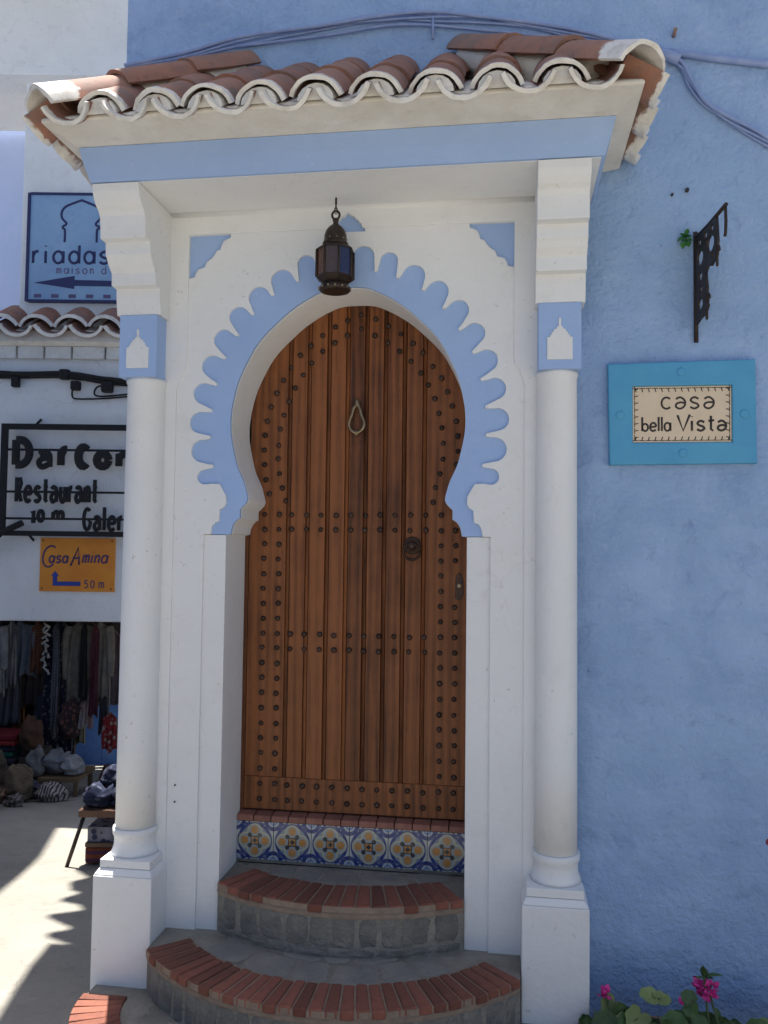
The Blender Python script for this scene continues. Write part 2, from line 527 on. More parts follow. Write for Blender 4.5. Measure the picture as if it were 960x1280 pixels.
def azulejo_mat():
    mt, t, b = new_mat('painted_azulejo')
    tc = N(t, 'ShaderNodeTexCoord').outputs['Object']
    sc = N(t, 'ShaderNodeSeparateXYZ'); t.links.new(tc, sc.inputs[0])
    def M(op, a, c=None, d=None):
        n = N(t, 'ShaderNodeMath', operation=op)
        for i, v in enumerate((a, c, d)):
            if v is None: continue
            if isinstance(v, (int, float)): n.inputs[i].default_value = v
            else: t.links.new(v, n.inputs[i])
        return n.outputs[0]
    X = M('MULTIPLY', sc.outputs[0], 1 / .158)
    Z = M('MULTIPLY', M('SUBTRACT', sc.outputs[2], .0765), 1 / .158)
    ax, az = M('ABSOLUTE', X), M('ABSOLUTE', Z)
    def dist(px, pz, x=ax, z=az):
        dx, dz = M('SUBTRACT', x, px), M('SUBTRACT', z, pz)
        return M('SQRT', M('ADD', M('MULTIPLY', dx, dx), M('MULTIPLY', dz, dz)))
    def inside(d, r, soft=.012):
        n = N(t, 'ShaderNodeMapRange'); n.inputs[1].default_value = r - soft; n.inputs[2].default_value = r + soft
        n.inputs[3].default_value = 1; n.inputs[4].default_value = 0
        t.links.new(d, n.inputs[0]); return n.outputs[0]
    def band(d, r0, r1): return M('MULTIPLY', M('SUBTRACT', 1, inside(d, r0)), inside(d, r1))
    r = dist(0, 0)
    navy, cream, ochre, dark = (.014, .034, .17), (.46, .48, .44), (.42, .20, .05), (.02, .022, .03)
    col = mixc(t, band(dist(.5, .5), .14, .245), cream, navy)
    col = mixc(t, band(dist(.5, .5), .05, .10), col, (.12, .22, .45))
    col = mixc(t, band(dist(.22, .5), .05, .10), col, navy)
    q1, q2 = dist(.23, 0), dist(0, .23)
    q = M('MINIMUM', q1, q2)
    col = mixc(t, inside(r, .47), col, navy)
    col = mixc(t, inside(r, .39), col, (.20, .25, .30))
    col = mixc(t, inside(q, .205), col, (.50, .46, .26))
    col = mixc(t, inside(q, .175), col, (.26, .33, .36))
    col = mixc(t, inside(dist(.27, 0), .105), col, ochre)
    col = mixc(t, inside(dist(0, .27), .105), col, ochre)
    col = mixc(t, inside(dist(.135, .135), .06), col, dark)
    col = mixc(t, inside(M('MAXIMUM', ax, az), .115), col, dark)
    col = mixc(t, inside(M('MAXIMUM', ax, az), .085), col, ochre)
    col = mixc(t, inside(M('ADD', ax, az), .07), col, dark)
    nz = noise(t, world_pos(t), 55, 4, .6)
    col = mixc(t, ramp(t, nz.outputs[0], [(.45, 0.), (.8, .3)]).outputs[0], col, (.45, .44, .40))
    t.links.new(col, b.inputs['Base Color'])
    b.inputs['Roughness'].default_value = .22
    return mt
AZ = azulejo_mat()

def glass_mat(name, c):
    mt, t, b = new_mat(name)
    b.inputs['Base Color'].default_value = (*c, 1)
    b.inputs['Roughness'].default_value = .12
    b.inputs['Transmission Weight'].default_value = .75
    b.inputs['IOR'].default_value = 1.45
    return mt
GLASS_B = glass_mat('blue_lantern_glass', (.08, .13, .34))
GLASS_R = glass_mat('smoked_lantern_glass', (.25, .17, .15))
GLASS_A = glass_mat('rose_lantern_glass', (.30, .12, .09))

# ------------------------------------------------------------------ street
WX, WY = -.14230, .98982                       # direction the lane runs away from the viewer
def lane(l, d):
    return (CAM.x + WY * l + WX * d, CAM.y - WX * l + WY * d)
def ground_z(x, y):
    d = (x - CAM.x) * WX + (y - CAM.y) * WY
    l = (x - CAM.x) * WY - (y - CAM.y) * WX
    z = -.12 - .15 * max(0., min(d, 16.) - 3.6)
    return z
def AL(l, d, z): 
    x, y = lane(l, d); return (x, y, z)
mb = MB()
def gr(u, v):
    a = (u * 2 - 1); b_ = (v * 2 - 1)
    l = 14 * a + 66 * a ** 5
    d = 8 + 12 * b_ + 70 * b_ ** 5
    x, y = lane(l, d)
    return (x, y, ground_z(x, y) + (.012 * math.sin(x * 3.1 + y * 1.7) * math.sin(y * 2.3) if d > 3.4 and d < 14 else 0))
mb.grid(gr, 120, 150)
street = obj('street', mb, STREET)
tag(street, kind='structure')

# ------------------------------------------------------------------ the blue house
house = thing('blue_house', (2.5, 2, -.2), 'blue limewashed house wall that fills the picture behind the white doorway', 'house')
HX0, HX1, HZ = -.985, 6.2, 6.9
plate('front_wall', [(HX0 + .095, -.6), (HX1, -.6), (HX1, HZ), (HX0, HZ), (HX0, 3.14), (HX0 + .03, 3.06), (HX0 + .095, 3.0)], [[(-.6, .0), (.6, .0), (.6, 2.95), (-.6, 2.95)]], 0.0, .28, WALL_BLUE, house)
obj('side_wall', MB().box(HX0 + .095, HX0 + .3, .2805, 4.6, -2, 3.0), WALL_BLUE, house)
obj('upper_side_wall', MB().box(HX0, HX0 + .3, .2805, 4.6, 3.0005, HZ), WALL_BLUE, house)
obj('shadow_slab_low', MB().prism([(HX0 - .0005, 1.0), (-1.42, 1.0), (-1.50, .76), (-1.72, .72), (-1.97, 1.64), (HX0 - .0005, 1.64)], 5.4, 5.75, 'z'), WALL_BLUE, house)  # unseen slab added to cast the near shadow edge on the lane
obj('shadow_slab_high', MB().prism([(HX0 - .0005, 1.9), (-1.96, 1.9), (-2.02, 1.95), (-2.16, 2.02), (-2.10, 2.10), (-2.13, 2.2), (-2.20, 2.24), (-2.33, 2.33), (-2.20, 2.47), (-2.31, 2.62), (-2.44, 2.66), (-2.40, 2.85), (-2.52, 2.92), (-2.60, 3.06), (-2.54, 3.2), (-2.74, 3.41), (HX0 - .0005, 3.41)], 6.5, 6.8, 'z'), WALL_BLUE, house)  # unseen slab, added and jagged to shape the shadow beside the goods table
obj('rear_wall', MB().box(HX0 + .06, HX1, 4.6005, 4.9, -2, HZ), WALL_BLUE, house)
obj('right_wall', MB().box(HX1 - .28, HX1, .2805, 4.6, -.6, HZ), WALL_BLUE, house)
obj('roof', MB().box(HX0 - .03, HX1 + .03, -.03, 4.95, HZ + .002, HZ + .25), WHITE_ROUGH, house)

# ------------------------------------------------------------------ white doorway
portal = thing('doorway', (0, -.1, -.1), 'white plaster doorway with a scalloped blue horseshoe arch round the wooden door', 'doorway')

def cr(pts, n=5): return smooth_path(pts, n)
half_in = [(0, 2.706), (.075, 2.701), (.154, 2.667), (.225, 2.622), (.286, 2.569), (.343, 2.512), (.385, 2.452), (.435, 2.348), (.458, 2.262), (.467, 2.20), (.466, 2.13), (.452, 2.055), (.436, 1.995), (.409, 1.935), (.393, 1.88)]
foot_in = [(.391, 1.865), (.397, 1.85), (.410, 1.836), (.421, 1.826), (.421, 1.789), (.430, 1.786), (.443, 1.772), (.452, 1.755), (.457, 1.7285)]
hi = cr(half_in, 4) + foot_in
OPEN = hi + [(.478, 1.7235), (.478, -.1), (-.478, -.1), (-.478, 1.7235)] + [(-x, z) for x, z in hi[::-1]][:-1]

# lobes of the outer edge
tips = [(.066, 2.867), (.172, 2.838), (.283, 2.78), (.379, 2.712), (.465, 2.630), (.532, 2.534), (.585, 2.422), (.620, 2.306), (.635, 2.178), (.626, 2.060), (.598, 1.948)]
vall = [(0, 2.762), (.115, 2.785 - .022), (.2, 2.735), (.3, 2.682), (.381, 2.607), (.442, 2.522), (.494, 2.432), (.527, 2.326), (.545, 2.220), (.5485, 2.113), (.534, 1.997)]
C0 = Vector((0, 2.22))
half_out = []
def lobe(tip, v0, v1, last=False):
    tip, v0, v1 = Vector(tip), Vector(v0), Vector(v1)
    base = (v0 + v1) / 2
    ax = (tip - base).normalized()
    tx = Vector((ax.y, -ax.x))
    if tx.dot(v1 - v0) < 0: tx = -tx
    L = (tip - base).length
    wv = abs((v1 - v0).dot(tx))
    hw = wv * .5 * .81                  # half width of the lobe
    rb = min(hw, L * .62)
    b0 = wv * .5 - .0055
    pts = [v0 + tx * .001, v0 + tx * .0055]
    pts.append(base - tx * (b0 * .6 + hw * .4) + ax * (L - rb) * .45)
    pts.append(base - tx * hw + ax * (L - rb) * .92)
    for i in range(11):
        a = math.pi * i / 10
        pts.append(base - tx * hw * math.cos(a) + ax * ((L - rb) + rb * math.sin(a)))
    pts.append(base + tx * hw + ax * (L - rb) * .92)
    pts.append(base + tx * (b0 * .6 + hw * .4) + ax * (L - rb) * .45)
    if not last:
        pts += [v1 - tx * .0055, v1 - tx * .001]
    return [(p.x, p.y) for p in pts]
for i in range(11):
    v1 = vall[i + 1] if i < 10 else (.512, 1.925)
    half_out += lobe(tips[i], vall[i], v1, i == 10)
half_out += [(.506, 1.926), (.492, 1.902), (.478, 1.878), (.477, 1.848), (.485, 1.834), (.502, 1.823), (.504, 1.777), (.520, 1.772), (.532, 1.757), (.538, 1.7235)]
half_out[0] = (0.0005, 2.762)
def wob(pts, sd, k=.0016):
    return [(x + k * mnoise.noise((x * 31, z * 31, sd)), z + k * mnoise.noise((x * 31, z * 31, sd + 9))) for x, z in pts]
LOB = wob(half_out, 1.3) + [(.567, 1.7235), (.567, -.1), (-.567, -.1), (-.567, 1.7235)] + wob([(-x, z) for x, z in half_out[::-1]], 4.1)

def sq(sg):
    px = [(122, 185), (302, 183), (302, 200), (285, 206), (270, 215), (262, 232), (258, 250), (242, 255), (230, 275), (217, 290), (200, 300), (190, 325), (172, 330), (160, 335), (150, 352), (147, 366), (122, 372)]
    return [(sg * (.652 - (x - 122) * .000955), 2.937 - (y - 184) * .00094) for x, y in px]
mer = [(0, 3.0), (.008, 2.992), (.018, 2.984), (.026, 2.984), (.030, 2.974), (.040, 2.968), (.045, 2.958), (.054, 2.953), (.058, 2.940), (.068, 2.937), (.071, 2.925)]
MER = mer + [(-x, z) for x, z in mer[::-1]][:-1]
plate('arch_surround', [(-.72, -.1), (.72, -.1), (.72, 3.02), (-.72, 3.02)], [LOB, sq(1), sq(-1), MER], -.080, -.0665, WHITE, portal, .0018)
tag(portal.children[-1])
# moulded frame that steps proud of the panel
pan = [(.692, -.1), (.692, 2.305), (.686, 2.312), (.685, 2.332), (.676, 2.342), (.674, 2.362), (.664, 2.372), (.655, 2.385), (.652, 2.405), (.652, 2.938)]
mb_ = [(x + .001, z + .001) for x, z in mer if z > 2.9385]
PAN = pan + [(mb_[-1][0], 2.938)] + mb_[::-1] + [(-x, z) for x, z in mb_[1:]] + [(-mb_[-1][0], 2.938)] + [(-x, z) for x, z in pan[::-1]]
plate('panel_frame', [(-.76, -.12), (.76, -.12), (.76, 3.021), (-.76, 3.021)], [PAN], -.0875, -.0785, WHITE, portal, .0025)
hb = [(x + .0016, z + (.0016 if z > 2.3 else 0)) for x, z in hi]
OPB = hb + [(.459, 1.7245), (-.459, 1.7245)] + [(-x, z) for x, z in hb[::-1]][:-1]
def upper_outline():
    a = [(.66, 1.7245), (.66, 3.015), (-.66, 3.015), (-.66, 1.7245)]
    return [(-.459, 1.7245)] + [(-x, z) for x, z in hb[::-1]][::-1][0:0] + a
# blue ground of the arch: a sheet with the horseshoe cut out of its lower edge
blue = [(hb[-1][0] + .001, 1.7245), (.66, 1.7245), (.66, 3.015), (-.66, 3.015), (-.66, 1.7245), (-hb[-1][0] - .001, 1.7245)]
blue += [(-x, z) for x, z in hb[::-1]] + hb[1:]
plate('arch_band', blue, [], -.068, -.052, TRIM_BLUE, portal)
for sg in (-1, 1):
    obj('jamb', MB().box(min(sg * .4775, sg * .64), max(sg * .4775, sg * .64), -.0685, -.051, -.1, 1.7225), WHITE, portal, .002)
plate('reveal', [(-.64, -.1), (.64, -.1), (.64, 2.98), (-.64, 2.98)], [OPEN], -.0515, .186, WHITE, portal, .0015)
for z in (.735, .67):
    obj('screw_hole', MB().lathe([(.004, 0), (.004, .002)], (0, 0, 0), 8), INK, portal).matrix_local = Matrix.Translation(Vector((-.66 + .0, -.0815, z)) - Vector(portal.location)) @ Matrix.Rotation(R(90), 4, 'X')

emb = [(-.046, 0), (.046, 0), (.046, .083), (.036, .083), (.036, .092), (.030, .092), (.030, .100), (.022, .104), (.022, .112), (.012, .114), (.010, .122), (.0045, .124), (.0045, .150), (0, .158)]
EMB = emb[:-1] + [(0, .158)] + [(-x, z) for x, z in emb[2:-1][::-1]]
def frustum(mb, b0, b1):
    (x0, x1, y0, y1, z0), (X0, X1, Y0, Y1, z1) = b0, b1
    vs = [(x0, y0, z0), (x1, y0, z0), (x1, y1, z0), (x0, y1, z0), (X0, Y0, z1), (X1, Y0, z1), (X1, Y1, z1), (X0, Y1, z1)]
    return mb.add(vs, [(3, 2, 1, 0), (4, 5, 6, 7), (0, 1, 5, 4), (1, 2, 6, 5), (2, 3, 7, 6), (3, 0, 4, 7)])
for sg in (-1, 1):
    c = (sg * .811, -.1)
    prof = [(.0775, .58), (.077, .9), (.0765, 1.4), (.0755, 1.9), (.0745, 2.318), (.079, 2.326), (.079, 2.3395)]
    col = obj('column', MB().lathe(prof, c, 40), WHITE, portal)
    bp = [(.092, .4787), (.086, .492), (.081, .51), (.0795, .528), (.080, .546), (.0855, .553), (.087, .566), (.0855, .579), (.0777, .5795)]
    obj('column_base', MB().lathe(bp, c, 40), WHITE, col)
    px = sg * .803
    obj('plinth', MB().box(px - .101, px + .101, -.207, -.02, .4475, .4785), WHITE, col, .004)
    ped = MB().prism([(-.228, -.15), (-.003, -.15), (-.003, .424), (-.228, .424)], px - .1175, px + .1175, 'x')
    frustum(ped, (px - .1165, px + .1165, -.227, -.003, .4242), (px - .1015, px + .1015, -.2075, -.003, .447))
    obj('pedestal', ped, WHITE, col, .005)
    cx = sg * .8175
    obj('capital', MB().box(cx - .0775, cx + .0775, -.180, -.005, 2.34, 2.587), TRIM_BLUE, col, .002)
    em = MB().prism([(cx + x, 2.375 + z) for x, z in EMB], -.185, -.179)
    obj('capital_emblem', em, WHITE, col, .0015)
    # stepped bracket
    pr = [(-.0815, 2.5875), (-.176, 2.5875), (-.182, 2.62), (-.187, 2.648), (-.189, 2.6885), (-.231, 2.690), (-.233, 2.738), (-.246, 2.748), (-.264, 2.764), (-.277, 2.783), (-.287, 2.792), (-.289, 2.838),
          (-.333, 2.840), (-.336, 2.886), (-.342, 2.922), (-.354, 2.938), (-.374, 2.950), (-.392, 2.968), (-.403, 2.992), (-.406, 3.0215), (-.0815, 3.0215)]
    br = MB().prism(pr, sg * .819 - .091, sg * .819 + .091, 'x')
    obj('bracket', br, WHITE, portal, .003)

# ------------------------------------------------------------------ canopy
canopy = thing('tiled_canopy', (0.02, -.3, 3.02), 'small hipped canopy of red clay tiles with white scalloped eave and blue cornice', 'canopy')
CX = .018
# soffit, blue cornice in two bands, both as frusta
obj('soffit', MB().box(CX - .925, CX + .925, -.395, .0 - .002, 3.0225, 3.034), WHITE, canopy)
cv = MB()
pr = [(-.0865, 3.0224)] + [(-.0865 - .02 * (1 - math.cos(R(a))), 3.0024 + .02 * math.sin(R(a))) for a in range(0, 91, 10)]
cv.prism(pr, -.7275, .7275, 'x', True)
obj('soffit_cove', cv, WHITE, canopy)
cm = MB()
lv = [(.935, -.408, 3.0245), (.955, -.425, 3.086), (.970, -.438, 3.146)]
vs = []
for w_, y_, z_ in lv: vs += [(CX - w_, y_, z_), (CX + w_, y_, z_), (CX + w_, -.002, z_), (CX - w_, -.002, z_)]
fs = [(3, 2, 1, 0), (8, 9, 10, 11)]
for q in (0, 4):
    for k in range(4): fs.append((q + k, q + (k + 1) % 4, q + 4 + (k + 1) % 4, q + 4 + k))
cm.add(vs, fs)
# shade gap under the soffit edge is the band's own lower lip
obj('cornice_band', cm, TRIM_BLUE, canopy, .003)
bx0, bx1, by = -1.005, 1.055, -.605
bed = MB()
vs = [(CX - .97, -.438, 3.1465), (CX + .97, -.438, 3.1465), (CX + .97, -.002, 3.1465), (CX - .97, -.002, 3.1465),
      (bx0, by, 3.158), (bx1, by, 3.158), (bx1, -.002, 3.158), (bx0, -.002, 3.158),
      (bx0, by, 3.172), (bx1, by, 3.172), (bx1, -.002, 3.172), (bx0, -.002, 3.172), (-.45, -.002, 3.56), (.49, -.002, 3.56)]
bed.add(vs, [(3, 2, 1, 0), (0, 1, 5, 4), (1, 2, 6, 5), (2, 3, 7, 6), (3, 0, 4, 7), (4, 5, 9, 8), (5, 6, 10, 9), (7, 4, 8, 11), (8, 9, 13, 12), (9, 10, 13), (11, 8, 12), (6, 7, 11, 12, 13, 10)])
obj('eave_bed', bed, MORTAR, canopy, .006)

def tile_mesh(name, r0, r1, L, th, half=68, mt=None, flip=False, n=12, sd=0.0):
    """a barrel tile: arc across x, length along +y"""
    mb = MB()
    vs = []
    for y, r in ((0, r0), (L * .5, (r0 + r1) / 2), (L, r1)):
        for rr in (r, r - th):
            for i in range(n + 1):
                a = R(90 + half - 2 * half * i / n)
                x, z = rr * math.cos(a), rr * math.sin(a) - r0 + (r0 - r)
                vs.append((x, y, -z if flip else z))
    k = n + 1
    fs = []
    for s in range(2):
        o, p = s * 2 * k, (s + 1) * 2 * k
        for i in range(n):
            fs.append((o + i, o + i + 1, p + i + 1, p + i))
            fs.append((o + k + i, p + k + i, p + k + i + 1, o + k + i + 1))
        fs.append((o, p, p + k, o + k)); fs.append((o + n, o + k + n, p + k + n, p + n))
    for i in range(n):
        fs.append((i, i + k, i + k + 1, i + 1))
        e = 4 * k
        fs.append((e + i, e + i + 1, e + k + i + 1, e + k + i))
    if flip: fs = [f[::-1] for f in fs]
    mb.add(vs, fs, True)
    if sd:
        w = []
        for x, y, z in mb.v:
            a = .0055 * mnoise.noise((x * 14, y * 9, sd)); c_ = .004 * mnoise.noise((x * 38, z * 38, sd + 5)) if y < .01 else 0
            w.append((x * (1 + .04 * math.sin(sd)), y + (.012 * mnoise.noise((x * 22, z * 22, sd + 3)) if y < .01 else 0), z + a + c_))
        mb.v = w
    me = mb.mesh(name, mt)
    try: me.set_sharp_from_angle(angle=R(40))
    except Exception: pass
    return me
TL = .33
ME_cov_e = [tile_mesh('roof_tile', .095, .084, TL, .0125 + .001 * k, 70, TILE_E, sd=k + 1.2) for k in range(4)]
ME_cov = [tile_mesh('roof_tile', .093, .084, TL, .0125, 68, TILE, sd=k + 6.2) for k in range(3)]
ME_pan_e = [tile_mesh('roof_tile', .095, .086, TL, .0125 + .001 * k, 70, TILE_E, True, sd=k + 11.2) for k in range(4)]
ME_pan = [tile_mesh('roof_tile', .090, .084, TL, .0125, 68, TILE, True, sd=k + 16.2) for k in range(3)]
ME_hip_e = tile_mesh('roof_tile', .104, .096, TL, .0145, 82, TILE_H, sd=2.7)
ME_hip = tile_mesh('roof_tile', .102, .094, TL, .014, 80, TILE, sd=3.9)
AF = R(34)
def tmat(loc, t, n, roll=0.0, sc=1.0):
    t = Vector(t).normalized(); n = Vector(n); n = (n - t * n.dot(t)).normalized()
    s_ = t.cross(n)
    M = Matrix((( s_.x, t.x, n.x, loc[0]), (s_.y, t.y, n.y, loc[1]), (s_.z, t.z, n.z, loc[2]), (0, 0, 0, 1)))
    return M @ Matrix.Rotation(roll, 4, 'Y') @ Matrix.Diagonal((1, sc, 1, 1))
ZP, ZC = 3.123, 3.228           # lowest point of the pans and crown of the covers at the eave
corner = {-1: (-.985, -.615), 1: (1.04, -.615)}
top_at = {-1: (-.47, .0), 1: (.47, .0)}
def hip_y(x):
    if x < top_at[-1][0]:
        c, t = corner[-1], top_at[-1]
    elif x > top_at[1][0]:
        c, t = corner[1], top_at[1]
    else: return 0.0
    return c[1] + (x - c[0]) / (t[0] - c[0]) * (t[1] - c[1])
def course(x0y0, tdir, length, z, meshes, jit=.006):
    """tiles laid up one line of the slope from the eave"""
    s0 = 0; k = 0
    while s0 < length - .03:
        L = min(TL, length - s0 + .05)
        nrm = Vector((0, 0, 1))
        p = Vector((x0y0[0], x0y0[1], z)) + Vector(tdir) * s0
        lift = .012 if k else 0
        p.z += lift * (1 if meshes is COV else -.2)
        inst('roof_tile', random.choice(meshes[min(k, 1)]), tmat(p, tdir, nrm, random.uniform(-.03, .03), L / TL), canopy)
        s0 += TL - .05; k += 1
COV = (ME_cov_e, ME_cov)
PANS = (ME_pan_e, ME_pan)
pan_x = [-.878, -.668, -.482, -.296, -.105, .092, .283, .484, .688, .896]
cov_x = [-.773, -.573, -.392, -.204, -.010, .191, .388, .588, .795]
tf = Vector((0, math.cos(AF), math.sin(AF)))
for x in pan_x:
    ln = max(.14, (hip_y(x) + .62) / math.cos(AF))
    course((x, -.64 + random.uniform(-.006, .006)), tf, ln, ZP + random.uniform(-.004, .004), PANS)
for x in cov_x:
    ln = max(.14, (hip_y(x) + .60) / math.cos(AF))
    course((x, -.652 + random.uniform(-.006, .006)), tf, ln, ZC + random.uniform(-.005, .005), COV)
# side slopes
for sg, xe in ((1, 1.095), (-1, -1.045)):
    run = abs(xe - top_at[sg][0])
    rise = .44
    ts = Vector((-sg * run, 0, rise)).normalized()
    for k in range(3):
        yc = -.11 - .2 * k
        for kind, y in ((PANS, yc - .0), (COV, yc + .10)):
            if y > -.02: y = -.06 if kind is COV else y
            f = min(1, (y - -.615) / .615)
            ln = max(.10, f * run / abs(ts.x) - .05)
            course((xe, y), ts, min(ln, run * 1.2), (ZP + .01 if kind is PANS else ZC), kind)
# hips: a corner tile and two more, climbing to the wall
for sg in (-1, 1):
    c = Vector((corner[sg][0] + sg * .03, corner[sg][1] - .045, 3.258)); e = Vector((top_at[sg][0], -.01, 3.70))
    d = (e - c); ln = d.length; d.normalize()
    st = (ln - TL) / 2 
    for k in range(3):
        p = c + d * (st * k); p.z += (.0, .022, .034)[k]
        inst('roof_tile', ME_hip_e if k == 0 else ME_hip, tmat(p, d, (0, 0, 1), random.uniform(-.04, .04)), canopy)
# mortar packed under the covers at the eave
mf = MB()
for x in cov_x:
    prof = [(x + .062 * math.cos(a), 3.158 + .0585 * math.sin(a)) for a in [math.pi * i / 8 for i in range(9)]]
    k0 = len(mf.v)
    mf.prism(prof, -.632, -.35)
    for i in range(k0, len(mf.v)):
        q = mf.v[i]; mf.v[i] = (q[0], q[1], q[2] + (q[1] + .632) * .66)
tag(obj('eave_packing', mf, MORTAR, canopy, 0), kind='stuff')
for sg in (-1, 1):
    c = Vector((corner[sg][0] - sg * .12, corner[sg][1] + .16, 3.265)); e = Vector((top_at[sg][0], -.03, 3.61))
    obj('hip_mortar', MB().tube([c, (c + e) / 2, e], .072, 10), MORTAR, canopy)

# ------------------------------------------------------------------ the door
door = thing('arched_door', (0, .2, .56), 'varnished brown plank door studded with dark iron nails inside the horseshoe arch', 'door')
DY = .188
gx = [-.2915, -.208, -.123, -.041, .0395, .121, .202, .287]
ztop, zbot, zrail = 2.75, .578, .712
for i in range(9):
    x0 = -.462 if i == 0 else gx[i - 1] + .0088
    x1 = .478 if i == 8 else gx[i] - .0088
    z0 = zrail + .0008
    obj('plank', MB().box(x0, x1, DY + random.uniform(-.001, .001), DY + .04, z0, ztop), WOOD, door, .003)
for x in gx:
    obj('bead', MB().prism([(x - .0065, DY + .02), (x - .0065, DY + .004), (x, DY - .001), (x + .0065, DY + .004), (x + .0065, DY + .02)], zrail + .002, ztop, 'z'), WOOD, door)
me = MB().box(0, 1, 0, 1, 0, 1)
rail = obj('bottom_rail', MB().box(-.462, .478, DY + .0005, DY + .04, zbot, zrail + .0005), WOOD, door, .002)
obj('door_backing', MB().box(-.47, .49, DY + .041, DY + .06, zbot, ztop), INK, door)
obj('frame_stile', MB().box(-.495, -.4635, DY - .001, DY + .06, .56, 1.76), WOOD, door, .004)
sm = MB()
prof = [(.0115, 0), (.0115, .003), (.010, .0065), (.0068, .0095), (.0028, .011)]
sm.lathe(prof, (0, 0, 0), 10)
ME_stud = sm.mesh('stud', STUD)
ROT = Matrix.Rotation(R(90), 4, 'X')
so = [(-.376, 1.905), (-.392, 1.965), (-.399, 2.03), (-.402, 2.093), (-.399, 2.156), (-.391, 2.217), (-.375, 2.278), (-.351, 2.337), (-.323, 2.393), (-.289, 2.447), (-.25, 2.5), (-.205, 2.54), (-.154, 2.583), (-.099, 2.619), (-.046, 2.645), (.013, 2.668), (.075, 2.647), (.129, 2.616), (.184, 2.581), (.235, 2.54), (.278, 2.5), (.32, 2.44), (.357, 2.39), (.383, 2.332), (.402, 2.272), (.419, 2.208), (.426, 2.146), (.427, 2.083), (.421, 2.028)]
si = [(-.303, 1.874), (-.319, 1.93), (-.333, 1.991), (-.34, 2.055), (-.338, 2.112), (-.333, 2.182), (-.318, 2.242), (-.296, 2.301), (-.27, 2.359), (-.236, 2.414), (-.2, 2.465), (-.152, 2.515), (-.1, 2.55), (-.046, 2.58), (.014, 2.608), (.073, 2.577), (.128, 2.544), (.179, 2.507), (.227, 2.464), (.27, 2.413), (.302, 2.362), (.329, 2.304), (.347, 2.242), (.36, 2.181), (.365, 2.117), (.365, 2.05), (.353, 1.989), (.334, 1.931), (.326, 1.87)]
st = so + si
nrow = 19
for k in range(nrow + 1):
    z = 1.816 - k * (1.816 - .685) / 18 if k <= 18 else .62
    for x in (-.394, -.330, .360, .420):
        if x == .420 and (k == 0 or 3 < k < 5 or k == 5): continue
        st.append((x + random.uniform(-.002, .002), z + random.uniform(-.002, .002)))
for z in (1.815, 1.754, 1.311, 1.249, .682, .620):
    for k in range(10):
        st.append((-.275 + k * .0633 + random.uniform(-.002, .002), z + random.uniform(-.002, .002)))
for x, z in st:
    inst('stud', ME_stud, Matrix.Translation((x, DY - .0005, z)) @ Matrix.Rotation(random.uniform(-.12, .12), 4, 'Z') @ ROT @ Matrix.Scale(random.uniform(.9, 1.1), 4), door)
kn = MB()
path = [(-.004, 2.275), (-.012, 2.262), (-.017, 2.24), (-.028, 2.212), (-.030, 2.190), (-.018, 2.170), (.002, 2.160), (.022, 2.170), (.034, 2.190), (.032, 2.212), (.021, 2.24), (.016, 2.262), (.008, 2.275)]
kn.tube([(x, DY - .022, z) for x, z in smooth_path(path, 4)], .0065, 8)
knock = obj('knocker', kn, BRONZE, door)
obj('knocker_mount', MB().lathe([(.008, 2.268), (.012, 2.28), (.009, 2.295), (.003, 2.306)], (.002, DY - .014, 0), 12), BRONZE, knock)
obj('knocker_boss', MB().lathe([(.004, 2.146), (.011, 2.154), (.011, 2.166), (.004, 2.174)], (.002, DY - .016, 0), 12), BRONZE, knock)
rp = MB(); rp.lathe([(.037, 0), (.037, .004), (.032, .008), (.018, .010), (.016, .026), (.010, .034), (.002, .036)], (0, 0, 0), 24)
rg = inst('ring_plate', rp.mesh('ring_plate', STUD), Matrix.Translation((.241, DY - .0005, 1.690)) @ ROT, door)
rr = MB()
rr.tube([(.241 + .034 * math.cos(a), DY - .024 - .006 * math.sin(a), 1.664 + .034 * math.sin(a)) for a in [2 * math.pi * i / 20 for i in range(21)]], .005, 6)
obj('ring_pull', rr, STUD, door)
obj('lock_plate', MB().prism([(.420, 1.475), (.432, 1.468), (.448, 1.472), (.455, 1.50), (.452, 1.55), (.444, 1.575), (.430, 1.578), (.421, 1.56)], DY - .006, DY + .002), STUD, door, .002)
obj('key_escutcheon', MB().lathe([(.011, 0), (.011, .006), (.006, .008)], (0, 0, 0), 12), BRONZE, door).matrix_local = Matrix.Translation(Vector((.437, DY - .006, 1.527)) - Vector(door.location)) @ ROT

# ------------------------------------------------------------------ steps
steps = thing('entrance_steps', (0, -.3, -.12), 'three curved grey stone steps edged with red brick in front of the door', 'steps')
def arc_poly(cx, cy, r, xh, yb, n=40):
    a = math.asin(min(1, xh / r))
    pts = [(cx + r * math.sin(-a + 2 * a * i / n), cy - r * math.cos(-a + 2 * a * i / n)) for i in range(n + 1)]
    return pts + [(xh, yb), (-xh, yb)]
obj('upper_step', MB().prism(arc_poly(0, .686, .902, .477, .15), .0, .368, 'z'), CONCRETE, steps)
obj('middle_step', MB().prism(arc_poly(0, .333, .901, .683, -.015), -.1, .184, 'z'), CONCRETE, steps)
def ell(a, b, cy, yb, n=48):
    pts = [(a * math.cos(math.pi + math.pi * i / n), cy + b * math.sin(math.pi + math.pi * i / n)) for i in range(n + 1)]
    return pts + [(a, yb), (-a, yb)]
obj('bottom_step', MB().prism(ell(.895, .615, -.3, -.02), -.3, .022, 'z'), CONCRETE, steps)
